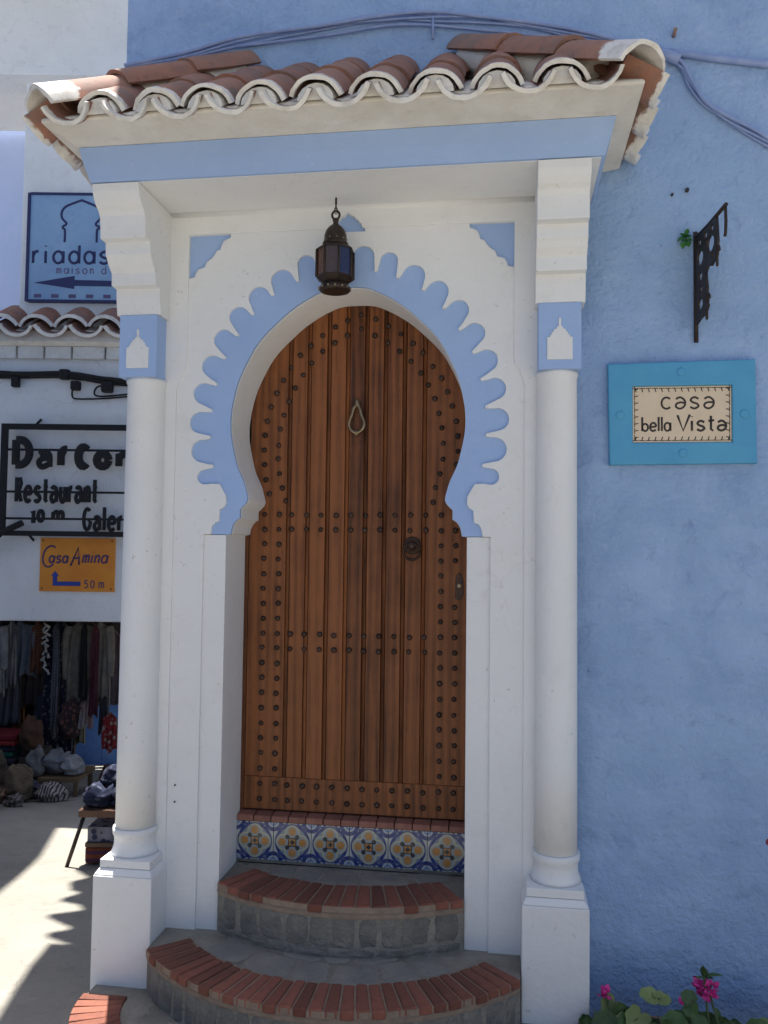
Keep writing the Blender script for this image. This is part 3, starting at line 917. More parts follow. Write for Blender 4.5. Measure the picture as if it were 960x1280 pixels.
def brick_mesh(r0, r1, da, h):
    m_ = MB()
    a = da / 2
    g = .0035
    vs = []
    for z in (0, h):
        for r in (r0, r1):
            for s_ in (-1, 1):
                aa = s_ * (a - g / r)
                vs.append((r * math.sin(aa), -r * math.cos(aa), z))
    m_.add(vs, [(0, 1, 3, 2), (4, 6, 7, 5), (0, 4, 5, 1), (2, 3, 7, 6), (0, 2, 6, 4), (1, 5, 7, 3)])
    me_ = m_.mesh('brick', BRICK)
    bm = bmesh.new(); bm.from_mesh(me_)
    bmesh.ops.recalc_face_normals(bm, faces=bm.faces)
    bmesh.ops.bevel(bm, geom=bm.edges[:], offset=.0035, segments=1, affect='EDGES')
    bm.to_mesh(me_); bm.free()
    return me_
def brick_arc(cy, r0, r1, amax, n, z, h=.028):
    da = 2 * amax / n
    mes = [brick_mesh(r0 + dr, r1 + dr, da, h) for dr in (-.004, 0, .004)]
    for i in range(n):
        a = -amax + da * (i + .5)
        M = Matrix.Translation((0, cy, z + random.uniform(-.002, .002))) @ Matrix.Rotation(a, 4, 'Z')
        inst('brick', random.choice(mes), M, steps)
brick_arc(.686, .722, .916, R(31.6), 17, .3485)
def ring(cy, r0, r1, amax, z0, z1, n=40):
    pts = [(r1 * math.sin(-amax + 2 * amax * i / n), cy - r1 * math.cos(-amax + 2 * amax * i / n)) for i in range(n + 1)]
    pts += [(r0 * math.sin(amax - 2 * amax * i / n), cy - r0 * math.cos(amax - 2 * amax * i / n)) for i in range(n + 1)]
    return MB().prism(pts, z0, z1, 'z')
obj('brick_joint', ring(.686, .716, .912, R(31.3), .35, .3715), JOINT, steps)
obj('brick_joint', ring(.333, .739, .912, R(48.3), .1655, .1870), JOINT, steps)
brick_arc(.333, .745, .916, R(48.5), 30, .164)
# border of the lowest step follows its oval
nb = 40
for i in range(nb):
    a = math.pi + math.pi * (i + .5) / nb
    p = Vector((.905 * math.cos(a), -.3 + .625 * math.sin(a), .003))
    tg = Vector((-.905 * math.sin(a), .625 * math.cos(a), 0)); ds = tg.length * math.pi / nb; tg.normalize()
    nn = Vector((tg.y, -tg.x, 0))
    if nn.dot(p - Vector((0, -.3, p.z))) < 0: nn = -nn
    w_ = ds / 2 - .004
    bmk = MB()
    q = [p - tg * w_, p + tg * w_, p + tg * w_ * .82 - nn * .17, p - tg * w_ * .82 - nn * .17]
    bmk.prism([(v.x, v.y) for v in q], .0, .03, 'z')
    obj('brick', bmk, BRICK, steps, .0035, 1)
# mortar nosing below the bricks
def strip_arc(cy, r, amax, z0, z1):
    mbk = MB(); n = 40
    vs = []
    for i in range(n + 1):
        a = -amax + 2 * amax * i / n
        for rr_, z in ((r, z0), (r + .006, z1), (r - .03, z1)):
            vs.append((rr_ * math.sin(a), cy - rr_ * math.cos(a), z))
    fs = []
    for i in range(n):
        b0, b1 = i * 3, (i + 1) * 3
        fs += [(b0, b1, b1 + 1, b0 + 1), (b0 + 1, b1 + 1, b1 + 2, b0 + 2)]
    return mbk.add(vs, fs, True)
obj('mortar_nosing', strip_arc(.686, .905, R(31.6), .326, .349), JOINT, steps)
obj('mortar_nosing', strip_arc(.333, .905, R(48.5), .142, .165), JOINT, steps)
# stones set in the risers
def stone(mbk, u0, u1, v0, v1, fn, pr):
    # a roughly squared block, arrises knocked off
    cu, cv, ru, rv = (u0 + u1) / 2, (v0 + v1) / 2, (u1 - u0) / 2, (v1 - v0) / 2
    pts = []
    J = lambda k: random.uniform(-k, k)
    for a, b in ((-1, -.75), (-.7, -1), (.05, -1), (.72, -1), (1, -.7), (1, .1), (1, .74), (.68, 1), (-.1, 1), (-.74, 1), (-1, .7), (-1, -.1)):
        pts.append((cu + ru * (a + J(.13)), cv + rv * (b + J(.10))))
    n = len(pts)
    vs = [fn(u, v, -.006) for u, v in pts] + [fn(cu + (u - cu) * .95, cv + (v - cv) * .95, pr * .7) for u, v in pts] + [fn(cu + (u - cu) * .84, cv + (v - cv) * .84, pr) for u, v in pts]
    fs = []
    for k in (0, 1):
        for i in range(n):
            j = (i + 1) % n
            fs.append((k * n + i, k * n + j, (k + 1) * n + j, (k + 1) * n + i))
    fs.append(tuple(2 * n + i for i in range(n)))
    mbk.add(vs, fs, True)
def riser(cy, r, amax, rows, wmin, wmax):
    fn = lambda u, v, o: ((r + o) * math.sin(u / r), cy - (r + o) * math.cos(u / r), v)
    for v0, v1 in rows:
        u = -amax * r + random.uniform(0, .03)
        while u < amax * r - .05:
            w_ = random.uniform(wmin, wmax)
            b_ = MB(); stone(b_, u, min(u + w_, amax * r), v0 + random.uniform(-.01, .008), v1 + random.uniform(-.01, .01), fn, random.uniform(.001, .004))
            obj('stone', b_, STONE, steps)
            u += w_ + random.uniform(.006, .022)
riser(.686, .902, R(31), [(.225, .33)], .05, .12)
riser(.686, .902, R(31), [(.188, .215)], .08, .2)
riser(.333, .901, R(48), [(.03, .145)], .04, .085)
def tread(cy, rin, rout, xlim, z, rows, ymax):
    for k in range(rows):
        r0 = rin + (rout - rin) * k / rows; r1 = rin + (rout - rin) * (k + 1) / rows
        rm = (r0 + r1) / 2
        u = -1.2 * rm * .6
        while u < 1.2 * rm * .6:
            w_ = random.uniform(.09, .2)
            x = rm * math.sin((u + w_ / 2) / rm); y = cy - rm * math.cos((u + w_ / 2) / rm)
            if abs(x) < xlim - w_ * .4 and y < ymax:
                b_ = MB()
                fn = lambda uu, v, o: (v * math.sin(uu / rm), cy - v * math.cos(uu / rm), z + o * .45)
                stone(b_, u, u + w_, r0 + .004, r1 - .004, fn, random.uniform(.003, .006))
                obj('flagstone', b_, FLAG, steps)
            u += w_ + .012
tread(.686, .60, .715, .47, .368, 1, .12)
tread(.333, .44, .735, .66, .184, 2, -.13)
# brick sill under the door and the painted tiles of its riser
sill_y = .138
obj('sill_bed', MB().box(-.478, .478, .150, .26, .372, .545), CONCRETE, steps)
for i in range(13):
    x0 = -.478 + i * .956 / 13
    k = MB().prism([(sill_y, .541), (.265, .553), (.265, .577), (sill_y + .004, .566), (sill_y, .561)], x0 + .0015, x0 + .956 / 13 - .0015, 'x')
    obj('sill_brick', k, SILL, steps, .003, 1)
ME_az = MB().box(-.078, .078, 0, .008, 0, .153).mesh('painted_tile', AZ)
for i in range(6):
    x = -.478 + .1593 * (i + .5)
    inst('painted_tile', ME_az, Matrix.Translation((x, .1425 + random.uniform(-.0008, .0008), .3865)) , steps)

# ------------------------------------------------------------------ lantern
lx, ly = -.003, -.30
lan = thing('lantern', (lx, ly, 2.612), 'dark metal Moroccan lantern hanging from the canopy soffit above the arch', 'lantern')
ch = MB()
ch.tube([(lx, ly, 2.968), (lx, ly, 2.944)], .004, 6)
for k in range(2):
    zc = 2.937 - k * .017
    pts = [(lx + (.006 * math.cos(a) if k % 2 else 0), ly + (0 if k % 2 else .006 * math.cos(a)), zc + .013 * math.sin(a)) for a in [2 * math.pi * i / 10 for i in range(11)]]
    ch.tube(pts, .0018, 5)
obj('chain', ch, IRON, lan)
rb = MB()
rb.tube([(lx + .014 * math.cos(a), ly, 2.903 + .016 * math.sin(a)) for a in [2 * math.pi * i / 16 for i in range(17)]], .0045, 6)
rb.lathe([(.009, 2.862), (.010, 2.878), (.012, 2.884), (.009, 2.890)], (lx, ly), 12)
obj('top_ring', rb, IRON, lan)
obj('dome', MB().lathe([(.047, 2.787), (.048, 2.795), (.043, 2.801), (.042, 2.812), (.041, 2.826), (.036, 2.842), (.026, 2.856), (.013, 2.866), (.009, 2.872)], (lx, ly), 24), IRON, lan)
pn = MB()
for k in range(10):
    a = 2 * math.pi * k / 10
    pn.lathe([(.003, 2.806), (.0042, 2.808), (.003, 2.811)], (lx + .0415 * math.cos(a), ly + .0415 * math.sin(a)), 6)
obj('dome_beading', pn, BRONZE, lan)
r8 = .070
PH = math.pi / 8
obj('shoulder', MB().lathe([(.0705, 2.766), (.0705, 2.771), (.048, 2.787)], (lx, ly), 8, False, PH), IRON, lan)
obj('lower_frame', MB().lathe([(.046, 2.646), (.0705, 2.664), (.0705, 2.669)], (lx, ly), 8, False, PH), IRON, lan)
obj('base', MB().lathe([(.034, 2.612), (.055, 2.617), (.059, 2.626), (.050, 2.640), (.044, 2.647)], (lx, ly), 24), IRON, lan)
bd = MB()
for k in range(14):
    a = 2 * math.pi * k / 14
    bd.lathe([(.003, 2.622), (.005, 2.626), (.003, 2.630)], (lx + .058 * math.cos(a), ly + .058 * math.sin(a)), 6)
obj('base_beading', bd, BRONZE, lan)
gm = [GLASS_R, GLASS_B, GLASS_R, GLASS_A, GLASS_A, GLASS_R, GLASS_B, GLASS_R]
for k in range(8):
    a0, a1 = 2 * math.pi * k / 8 + PH, 2 * math.pi * (k + 1) / 8 + PH
    p0 = (lx + r8 * math.cos(a0), ly + r8 * math.sin(a0)); p1 = (lx + r8 * math.cos(a1), ly + r8 * math.sin(a1))
    obj('frame_bar', MB().tube([(p0[0], p0[1], 2.666), (p0[0], p0[1], 2.768)], .004, 6), IRON, lan)
    q = .96
    g = MB()
    i0 = (lx + (p0[0] - lx) * q, ly + (p0[1] - ly) * q); i1 = (lx + (p1[0] - lx) * q, ly + (p1[1] - ly) * q)
    j0 = (lx + (p0[0] - lx) * (q - .04), ly + (p0[1] - ly) * (q - .04)); j1 = (lx + (p1[0] - lx) * (q - .04), ly + (p1[1] - ly) * (q - .04))
    g.prism([i0, i1, j1, j0], 2.668, 2.767, 'z')
    mid = (a0 + a1) / 2
    md = (math.degrees(mid)) % 360
    gmat = GLASS_B if 280 < md < 340 else (GLASS_A if 180 <= md < 250 else GLASS_R)
    obj('glass_pane', g, gmat, lan)
obj('candle', MB().lathe([(.022, 2.648), (.022, 2.678), (.018, 2.68)], (lx - .004, ly), 16), CANDLE, lan)

kL = (3.29 - .19) / (3.29 - .30)
lan.location = CAM + (Vector(lan.location) - CAM) * kL
lan.scale = (kL, kL, kL)

# ------------------------------------------------------------------ house sign
sg_ = thing('house_sign', (1.275, -.02, 2.0), 'turquoise framed tile sign lettered casa bella vista on the blue wall', 'sign')
plate('sign_frame', [(1.012, 2.001), (1.544, 2.006), (1.541, 2.396), (1.006, 2.388)], [[(1.098, 2.086), (1.457, 2.086), (1.457, 2.300), (1.098, 2.300)]], -.034, -.001, TURQ, sg_, .006)
for x, z in ((1.275, 2.352), (1.052, 2.19), (1.50, 2.19), (1.28, 2.045)):
    obj('screw_cap', MB().lathe([(.017, 0), (.017, .002), (.012, .003)], (0, 0, 0), 20), TURQ, sg_).matrix_local = Matrix.Translation(Vector((x, -.0335, z)) - Vector(sg_.location)) @ ROT
obj('plaque', MB().box(1.0975, 1.4575, -.026, -.002, 2.0855, 2.3005), PLAQUE, sg_, .004)
bo = MB()
for k in range(15):
    x = 1.108 + k * .0240
    for z, dz in ((2.292, -.014), (2.094, .014)):
        bo.tube([(x, -.0262, z + dz * .1), (x + .004, -.0262, z + dz)], .002, 5, flat=.5)
        bo.tube([(x - .010, -.0262, z), (x + .012, -.0262, z)], .0016, 5, flat=.5)
for k in range(8):
    z = 2.104 + k * .0262
    for x, dx in ((1.106, .013), (1.449, -.013)):
        bo.tube([(x, -.0262, z), (x + dx, -.0262, z + .003)], .002, 5, flat=.5)
        bo.tube([(x, -.0262, z - .011), (x, -.0262, z + .012)], .0016, 5, flat=.5)
obj('stitched_border', bo, INK, sg_)
tx = MB()
strokes(tx, 'cqsq', 1.203, 2.214, .043, .0075, -.0262, .0015, 0, .22)
strokes(tx, 'bella', 1.132, 2.130, .031, .0075, -.0262, .0015, 0, .1, .85)
strokes(tx, 'Vistq', 1.262, 2.130, .037, .0088, -.0262, .0015, 0, .2)
obj('lettering', tx, INK, sg_)

# ------------------------------------------------------------------ wrought iron sign bracket
ib = thing('iron_bracket', (1.335, 0, 2.465), 'rusty wrought iron hanging bracket fixed to the blue wall above the sign', 'bracket')
ang = math.atan2(.043, .25)
def BP(s, z, o=0):
    return (1.334 + s * math.sin(ang) + o * math.cos(ang), -.012 - s * math.cos(ang) + o * math.sin(ang), z)
def bplate(name, outer, holes, th=.004):
    o = plate(name, outer, holes, -th, th, IRON, None)
    # stand the plate in the bracket's own vertical plane
    me_ = o.data; base = Vector(o.location)
    for v in me_.vertices:
        c = v.co + base
        v.co = Vector(BP(c.x, c.z, c.y)) - Vector((1.334, -.012, 0))
    o.parent = ib
    o.location = Vector((1.334, -.012, 0)) - Vector(ib.location)
    return o
obj('wall_bar', MB().tube([BP(.0, 2.892), BP(0, 2.468)], .0085, 8), IRON, ib)
obj('top_arm', MB().tube([BP(-.005, 2.868), BP(.13, 2.874), BP(.27, 2.888)], .007, 8), IRON, ib)
obj('end_hook', MB().tube([BP(.262, 2.886), BP(.266, 2.83), BP(.262, 2.79), BP(.256, 2.778)], .0055, 8), IRON, ib)
obj('outer_bar', MB().tube([BP(.192, 2.872), BP(.192, 2.695)], .005, 8), IRON, ib)
obj('inner_bar', MB().tube([BP(.10, 2.80), BP(.10, 2.528)], .005, 8), IRON, ib)
def circ(x, z, r, n=14): return [(x + r * math.cos(2 * math.pi * i / n), z + r * math.sin(2 * math.pi * i / n)) for i in range(n)]
bplate('pierced_panel', [(.004, 2.866), (.196, 2.876), (.206, 2.78), (.19, 2.73), (.15, 2.71), (.12, 2.72), (.10, 2.70), (.112, 2.64), (.105, 2.60), (.12, 2.575), (.095, 2.55), (.05, 2.545), (.004, 2.53)],
       [circ(.045, 2.835, .014), circ(.10, 2.842, .014), circ(.155, 2.848, .013), circ(.05, 2.775, .028), circ(.145, 2.795, .030), circ(.05, 2.705, .017), circ(.055, 2.655, .013), circ(.05, 2.60, .022), circ(.16, 2.745, .010)])
obj('scroll', MB().tube([BP(.192 + .02 * math.cos(a) * (1 - a / 9), 2.745 + .03 * math.sin(a) * (1 - a / 9)) for a in [i * .45 for i in range(15)]], .005, 6), IRON, ib)
obj('scroll', MB().tube([BP(.108 + .018 * math.cos(a) * (1 - a / 9), 2.60 + .026 * math.sin(a) * (1 - a / 9)) for a in [i * .45 for i in range(15)]], .005, 6), IRON, ib)

def leaf_mesh(name, L, Wd, mt, lob=0):
    mb = MB(); nu, nv = 6, 6
    def fn(u, v):
        s_ = v; wv = math.sin(math.pi * min(1, .06 + .94 * s_) ** .8) * Wd / 2
        x = (u * 2 - 1) * wv * (1 + lob * math.sin(v * 18))
        return (x, s_ * L, -abs(x) * .35 * -1 - .25 * L * s_ * s_)
    mb.grid(fn, nu, nv)
    return mb.mesh(name, mt)
LM = leaf_mesh('leaf', .05, .035, LEAF)
def scatter_leaves(parent, me_, c, rad, n, smin=.7, smax=1.2):
    for _ in range(n):
        a, e = random.uniform(0, 6.28), random.uniform(-.5, 1.3)
        d = Vector((math.cos(a) * math.cos(e), math.sin(a) * math.cos(e), math.sin(e)))
        p = Vector(c) + Vector((d.x * rad[0], d.y * rad[1], d.z * rad[2])) * random.uniform(.2, 1)
        M = Matrix.Translation(p) @ d.to_track_quat('Y', 'Z').to_matrix().to_4x4() @ Matrix.Scale(random.uniform(smin, smax), 4)
        inst('leaf', me_, M, parent)
sp = thing('wall_sprig', (1.30, -.01, 2.845), 'small green sprig growing out of the blue wall beside the iron bracket', 'plant')
obj('stem', MB().tube([(1.318, .0, 2.86), (1.31, -.02, 2.862), (1.295, -.035, 2.858)], .003, 6), STEM, sp)
LMs = leaf_mesh('leaf', .03, .026, simple('bright_leaf', (.05, .22, .05), .5, (.03, .14, .03), 40))
scatter_leaves(sp, LMs, (1.294, -.035, 2.858), (.018, .018, .02), 16, .7, 1.1)

# ------------------------------------------------------------------ cables and pegs on the blue wall
cab = thing('cable_bundle', (.3, -.02, 3.2), 'bundle of blue painted cables sagging across the wall above the canopy', 'cable')
base = [(-.98, 3.705), (-.721, 3.737), (-.479, 3.782), (-.139, 3.811), (.125, 3.827), (.324, 3.820), (.513, 3.798), (.702, 3.757), (.887, 3.703), (1.07, 3.647), (1.264, 3.567), (1.314, 3.484), (1.366, 3.402), (1.439, 3.335), (1.54, 3.266), (1.70, 3.17), (2.1, 2.98), (2.8, 2.8)]
for k in range(4):
    oz = (-.016, -.007, .003, .012, .02)[k]
    pts = []
    for i, (x, z) in enumerate(base):
        ww = .5 + .5 * math.sin(i * 1.3 + k)
        pts.append((x, -.010 - .008 * (k % 3) - .004 * ww, z + .8 * oz * (.5 + ww) + .006 * math.sin(i * 2.1 + k * 2)))
    obj('cable', MB().tube(smooth_path(pts, 4), .0052 if k != 2 else .0075, 7), CABLE, cab)
pts = [(-.5, -.016, 3.755), (-.1, -.016, 3.775), (.2, -.016, 3.795), (.55, -.016, 3.742), (.8, -.016, 3.695), (1.1, -.016, 3.632)]
obj('cable', MB().tube(smooth_path(pts, 4), .006, 7), CABLE, cab)
obj('conduit', MB().tube([(1.21, -.012, 3.610), (1.426, -.012, 3.563), (1.60, -.012, 3.530), (2.6, -.012, 3.42)], .014, 8), CABLE, cab)
obj('cable_tie', MB().tube([(.325, -.02, 3.835), (.325, -.024, 3.72)], .006, 6), CABLE, cab)
obj('cable_sleeve', MB().tube([(1.185, -.026, 3.607), (1.275, -.026, 3.562)], .021, 8), CABLE, cab)
pg = obj('wall_peg', MB().tube([(1.259, .0, 3.672), (1.262, -.03, 3.686)], .0075, 8), simple('rust', (.30, .20, .16), .8))
tag(pg, 'small rusty peg sticking out of the blue wall at the upper right', 'peg')
for i, (x, z) in enumerate([(1.305, 3.06), (1.25, 3.045)]):
    nl = obj('wall_nail', MB().tube([(x, .0, z), (x, -.012, z)], (.008, .005)[i], 8), INK)
    tag(nl, ('dark nail hole plug on the blue wall, the larger right one above the iron bracket', 'tiny dark nail in the blue wall, the smaller left one above the iron bracket')[i], 'nail')

# ------------------------------------------------------------------ geraniums at the foot of the wall
POT = simple('planter_clay', (.33, .16, .10), .8, (.26, .12, .08), 10, 0, .3)
pl = obj('planter', MB().lathe([(.15, -.12), (.17, .0), (.185, .02), (.185, .045), (.165, .045), (.16, .02)], (1.15, -.3), 28), POT)
pl.scale = (1.6, .8, 1)
tag(pl, 'clay planter on the ground under the pink geraniums by the blue wall', 'planter')
def ger_leaf(name, r, mt):
    mb = MB(); n = 20
    vs = [(0, 0, 0)]
    for ring in (.5, 1.0):
        for i in range(n):
            a = 2 * math.pi * i / n
            rr_ = r * ring * (1 - .55 * math.exp(-((a - math.pi * 1.5) / .28) ** 2)) * (1 + .07 * math.sin(a * 7) * ring)
            vs.append((rr_ * math.cos(a), rr_ * math.sin(a), r * (.28 * ring ** 2 + .07 * ring * math.sin(a * 5))))
    fs = [(0, 1 + i, 1 + (i + 1) % n) for i in range(n)] + [(1 + i, 1 + n + i, 1 + n + (i + 1) % n, 1 + (i + 1) % n) for i in range(n)]
    return mb.add(vs, fs, True).mesh(name, mt)
GL1 = ger_leaf('leaf', .045, LEAF); GL2 = ger_leaf('leaf', .045, LEAF2)
petal = MB()
petal.grid(lambda u, v: ((u - .5) * .020 * math.sin(math.pi * (.15 + .8 * v)), v * .024, .006 * math.sin(v * 3) - .004 * abs(u - .5)), 3, 4)
ME_pet = petal.mesh('petal', PINK)
def flower(parent, c, n, r):
    for _ in range(n):
        a, e = random.uniform(0, 6.28), random.uniform(-.6, 1.4)
        d = Vector((math.cos(a) * math.cos(e), math.sin(a) * math.cos(e), math.sin(e)))
        p = Vector(c) + d * r * random.uniform(.3, 1)
        M = Matrix.Translation(p) @ d.to_track_quat('Y', 'Z').to_matrix().to_4x4() @ Matrix.Rotation(random.uniform(0, 6), 4, 'Y') @ Matrix.Scale(random.uniform(.75, 1.25), 4)
        inst('petal', ME_pet, M, parent)
def face_leaf(parent, me_, p, s_, tilt):
    d = Vector((random.uniform(-.5, .5), -.7 + random.uniform(-.3, .3), random.uniform(.3, .9))) if tilt is None else Vector(tilt)
    M = Matrix.Translation(p) @ d.to_track_quat('Z', 'Y').to_matrix().to_4x4() @ Matrix.Rotation(random.uniform(0, 6), 4, 'Z') @ Matrix.Scale(s_, 4)
    inst('leaf', me_, M, parent)
g1 = thing('geranium', (1.0, -.3, .04), 'low geranium with one small pink bloom beside the white pedestal', 'plant', 'geraniums under the blue wall')
for x, z, s_, mm in [(.935, .055, .8, GL1), (.965, .085, 1.0, GL1), (.99, .112, .9, GL2), (1.02, .085, 1.0, GL1), (1.04, .06, 1.1, GL1), (1.075, .09, .95, GL2), (.955, .035, 1.0, GL1), (1.0, .05, 1.1, GL1), (1.10, .055, 1.0, GL1), (.905, .062, .55, GL1)]:
    face_leaf(g1, mm, (x, -.27 + random.uniform(-.05, .03), z), s_, None)
for k in range(16):
    face_leaf(g1, GL1, (random.uniform(.90, 1.10), random.uniform(-.36, -.24), random.uniform(.0, .075)), random.uniform(.45, .8), None)
for k in range(3): obj('stem', MB().tube([(1.0, -.3, 0), (.94 + .05 * k, -.28, .05), (.93 + .055 * k, -.27, .11 - .01 * k)], .0022, 5), STEM, g1)
flower(g1, (.975, -.24, .146), 12, .011)
obj('stem', MB().tube([(1.0, -.3, .0), (.99, -.27, .08), (.977, -.245, .145)], .003, 6), STEM, g1)
g2 = thing('geranium', (1.3, -.3, .04), 'taller geranium with a big pink flower head and upright leaves by the blue wall', 'plant', 'geraniums under the blue wall')
for x, z, s_, mm in [(1.12, .155, .85, GL2), (1.155, .150, .7, GL2), (1.15, .075, 1.1, GL1), (1.19, .095, 1.0, GL1), (1.225, .08, 1.1, GL1), (1.26, .10, .9, GL1), (1.30, .07, 1.15, GL1), (1.34, .085, .95, GL1), (1.39, .06, 1.0, GL1), (1.235, .19, .6, GL1), (1.24, .165, .6, GL1), (1.45, .085, 1.15, GL1), (1.49, .075, 1.2, GL2), (1.53, .08, 1.0, GL1), (1.13, .05, 1.0, GL1), (1.21, .04, 1.2, GL1), (1.36, .03, 1.2, GL1), (1.43, .03, 1.2, GL1)]:
    if (x, z) == (1.12, .155) or (x, z) == (1.155, .15): face_leaf(g2, mm, (x, -.25, z), s_, (.1, -.25, .9))
    else: face_leaf(g2, mm, (x, -.27 + random.uniform(-.05, .03), z), s_, None)
for k in range(30):
    face_leaf(g2, GL1, (random.uniform(1.12, 1.56), random.uniform(-.36, -.24), random.uniform(.0, .085)), random.uniform(.45, .85), None)
for k in range(5): obj('stem', MB().tube([(1.3, -.3, 0), (1.16 + .07 * k, -.28, .05), (1.14 + .08 * k, -.27, .11)], .0022, 5), STEM, g2)
flower(g2, (1.302, -.25, .196), 44, .028)
flower(g2, (1.245, -.25, .135), 8, .012)
obj('stem', MB().tube([(1.30, -.3, 0), (1.305, -.27, .1), (1.295, -.25, .24)], .004, 6), STEM, g2)
obj('stem', MB().tube([(1.33, -.3, 0), (1.34, -.27, .08), (1.315, -.25, .18)], .004, 6), STEM, g2)
LV = leaf_mesh('leaf', .06, .032, LEAF)
for p, d, s_ in [((1.296, -.25, .235), (-.05, -.1, 1), .85), ((1.30, -.25, .235), (.75, -.2, .5), 1.0), ((1.295, -.25, .235), (-.9, -.3, .25), .55), ((1.30, -.25, .232), (.5, -.5, .5), .6), ((1.33, -.25, .14), (.3, -.4, -.9), .9)]:
    M = Matrix.Translation(p) @ Vector(d).to_track_quat('Y', 'Z').to_matrix().to_4x4() @ Matrix.Scale(s_, 4)
    inst('leaf', LV, M, g2)
bt = thing('potted_shrub', (1.62, -.25, -.12), 'tall shrub at the right edge with a red bud leaning into view', 'plant')
obj('pot', MB().lathe([(.10, -.12), (.13, .1), (.14, .12), (.12, .12)], (1.66, -.28), 20), POT, bt)
obj('stem', MB().tube([(1.66, -.28, .1), (1.63, -.27, .4), (1.56, -.25, .66), (1.512, -.25, .70)], .004, 6), STEM, bt)
scatter_leaves(bt, LV, (1.65, -.27, .5), (.07, .08, .22), 16)
obj('bud', MB().lathe([(.002, .688), (.008, .694), (.009, .702), (.004, .710)], (1.506, -.25), 8), simple('red_bud', (.25, .02, .05), .6), bt)

# ------------------------------------------------------------------ across the lane: the white shop house
D0 = 9.0
shop = thing('white_shop_house', lane(-3.4, 9.6) + (-1.3,), 'white house across the lane with signs on it and clothes under its lintel', 'house')
class LB(MB):
    """mesh builder in lane coordinates (l across, d away, z up)"""
    def mesh(s, name, mt=None):
        s.v = [AL(*p) for p in s.v]
        return MB.mesh(s, name, mt)
def lobj(name, mb, mt, parent=None, bevel=0, seg=2): return obj(name, mb, mt, parent, bevel, seg)
lobj('lintel_wall', LB().box(-6.5, -2.0, D0, D0 + .35, .885, 3.80), WHITE_ROUGH, shop, .012)
lobj('upper_wall', LB().box(-4.03, -2.0, D0 + .10, D0 + .40, 3.801, 6.98), WHITE_ROUGH, shop, .01)
lobj('overhang', LB().box(-6.5, -2.0, D0 - .06, D0 + 1.2, 6.83, 8.1), WHITE_ROUGH, shop, .012)
lobj('left_pier', LB().box(-6.5, -4.55, D0 + .001, D0 + 1.2, -2.0, .884), WHITE_ROUGH, shop)
lobj('right_pier', LB().box(-2.5, -2.0, D0 + .001, D0 + .6, -2.0, .884), WHITE_ROUGH, shop)
lobj('floor_slab', LB().box(-6.5, -2.0, D0 + .3505, D0 + 1.2, .90, 1.05), WHITE_ROUGH, shop)
lobj('return_wall', LB().box(-2.3, -2.0, D0 + .4, D0 + 1.2, 1.051, 6.9), WHITE_ROUGH, shop)
# eave of barrel tiles over the lintel
tn = [(-4.36, -4.16, -3.80)]
lt = Vector((WX, WY, 0)) * math.cos(R(28)) + Vector((0, 0, math.sin(R(28))))
ME_s_cov = tile_mesh('roof_tile', .205, .18, .45, .03, 66, TILE_E); ME_s_pan = tile_mesh('roof_tile', .20, .18, .45, .03, 66, TILE_E, True)
for k in range(8):
    l = -4.47 + k * .372
    zt = 4.125 + .0 * k
    p = AL(l, D0 - .24 - .01 * (k % 2), zt)
    inst('roof_tile', ME_s_cov, tmat(p, lt, (0, 0, 1), random.uniform(-.05, .05)), shop)
    p = AL(l + .186, D0 - .22, zt - .235)
    inst('roof_tile', ME_s_pan, tmat(p, lt, (0, 0, 1), random.uniform(-.05, .05)), shop)
lobj('eave_bed', LB().prism([(D0 - .16, 3.86), (D0 + .10, 3.80), (D0 + .10, 4.10), (D0 - .12, 3.99)], -6.5, -2.0, 'x'), MORTAR, shop)
BW = plaster('white_brick', (.72, .71, .68), (.58, .56, .52), 5, 40, .5, .008, .9, (.3, .26, .22), .6)
l = -4.6
while l < -2.2:
    w_ = random.uniform(.27, .34)
    lobj('brick', LB().box(l, l + w_, D0 - .05 - random.uniform(0, .012), D0 - .0005, 3.70, 3.835), BW, shop, .008, 1)
    l += w_ + .018

lobj('lane_shadow_slab', LB().prism([(-6.4, 6.6), (-2.64, 6.6), (-2.73, 7.15), (-2.86, 7.85), (-3.15, 8.93), (-6.4, 8.93)], 7.72, 7.95, 'z'), WHITE_ROUGH, shop)  # added above the view, cut to shade the left side of the lane
# the pale blue neighbour on the left
pb = lobj('pale_blue_house', LB().box(-7.5, -4.44, 10.3, 16, -2.2, 7.0), PALE_BLUE)
tag(pb, 'pale blue house wall seen at the left edge behind the white shop house', 'house')
pb2 = lobj('lane_end_house', LB().box(-6.5, 1.2, 16.1, 17.5, -2.4, 4.6), plaster('deep_blue_wall', (.10, .19, .50), (.14, .25, .56), 1.5, 20, .4, .01))
tag(pb2, 'deep blue house front closing the far end of the market lane', 'house')

# ------------------------------------------------------------------ signs on the shop house
LOCN = bpy.data.objects
NAVY = simple('navy_paint', (.015, .018, .10), .5)
SIGNB = plaster('sign_tile_blue', (.20, .32, .48), (.27, .40, .54), 2.2, 12, .3, .004, .45, (.10, .18, .36), .5)
rs = thing('riad_sign', lane(-3.4, D0 + .09) + (4.36,), 'square blue tile sign lettered riadas with an arch drawing and a left arrow', 'sign')
y0 = D0 + .099
lobj('sign_panel', LB().box(-3.935, -2.6, y0 - .03, y0, 4.375, 5.55), SIGNB, rs, .005)
fr = LB()
for a in ((-3.955, -3.925, 4.36, 5.565), (-2.63, -2.60, 4.36, 5.565)): fr.box(a[0], a[1], y0 - .045, y0 - .0005, a[2], a[3])
for a in ((5.545, 5.57), (4.35, 4.378)): fr.box(-3.924, -2.631, y0 - .045, y0 - .0005, a[0], a[1])
lobj('sign_rim', fr, NAVY, rs)
le = LB()
yy = y0 - .031
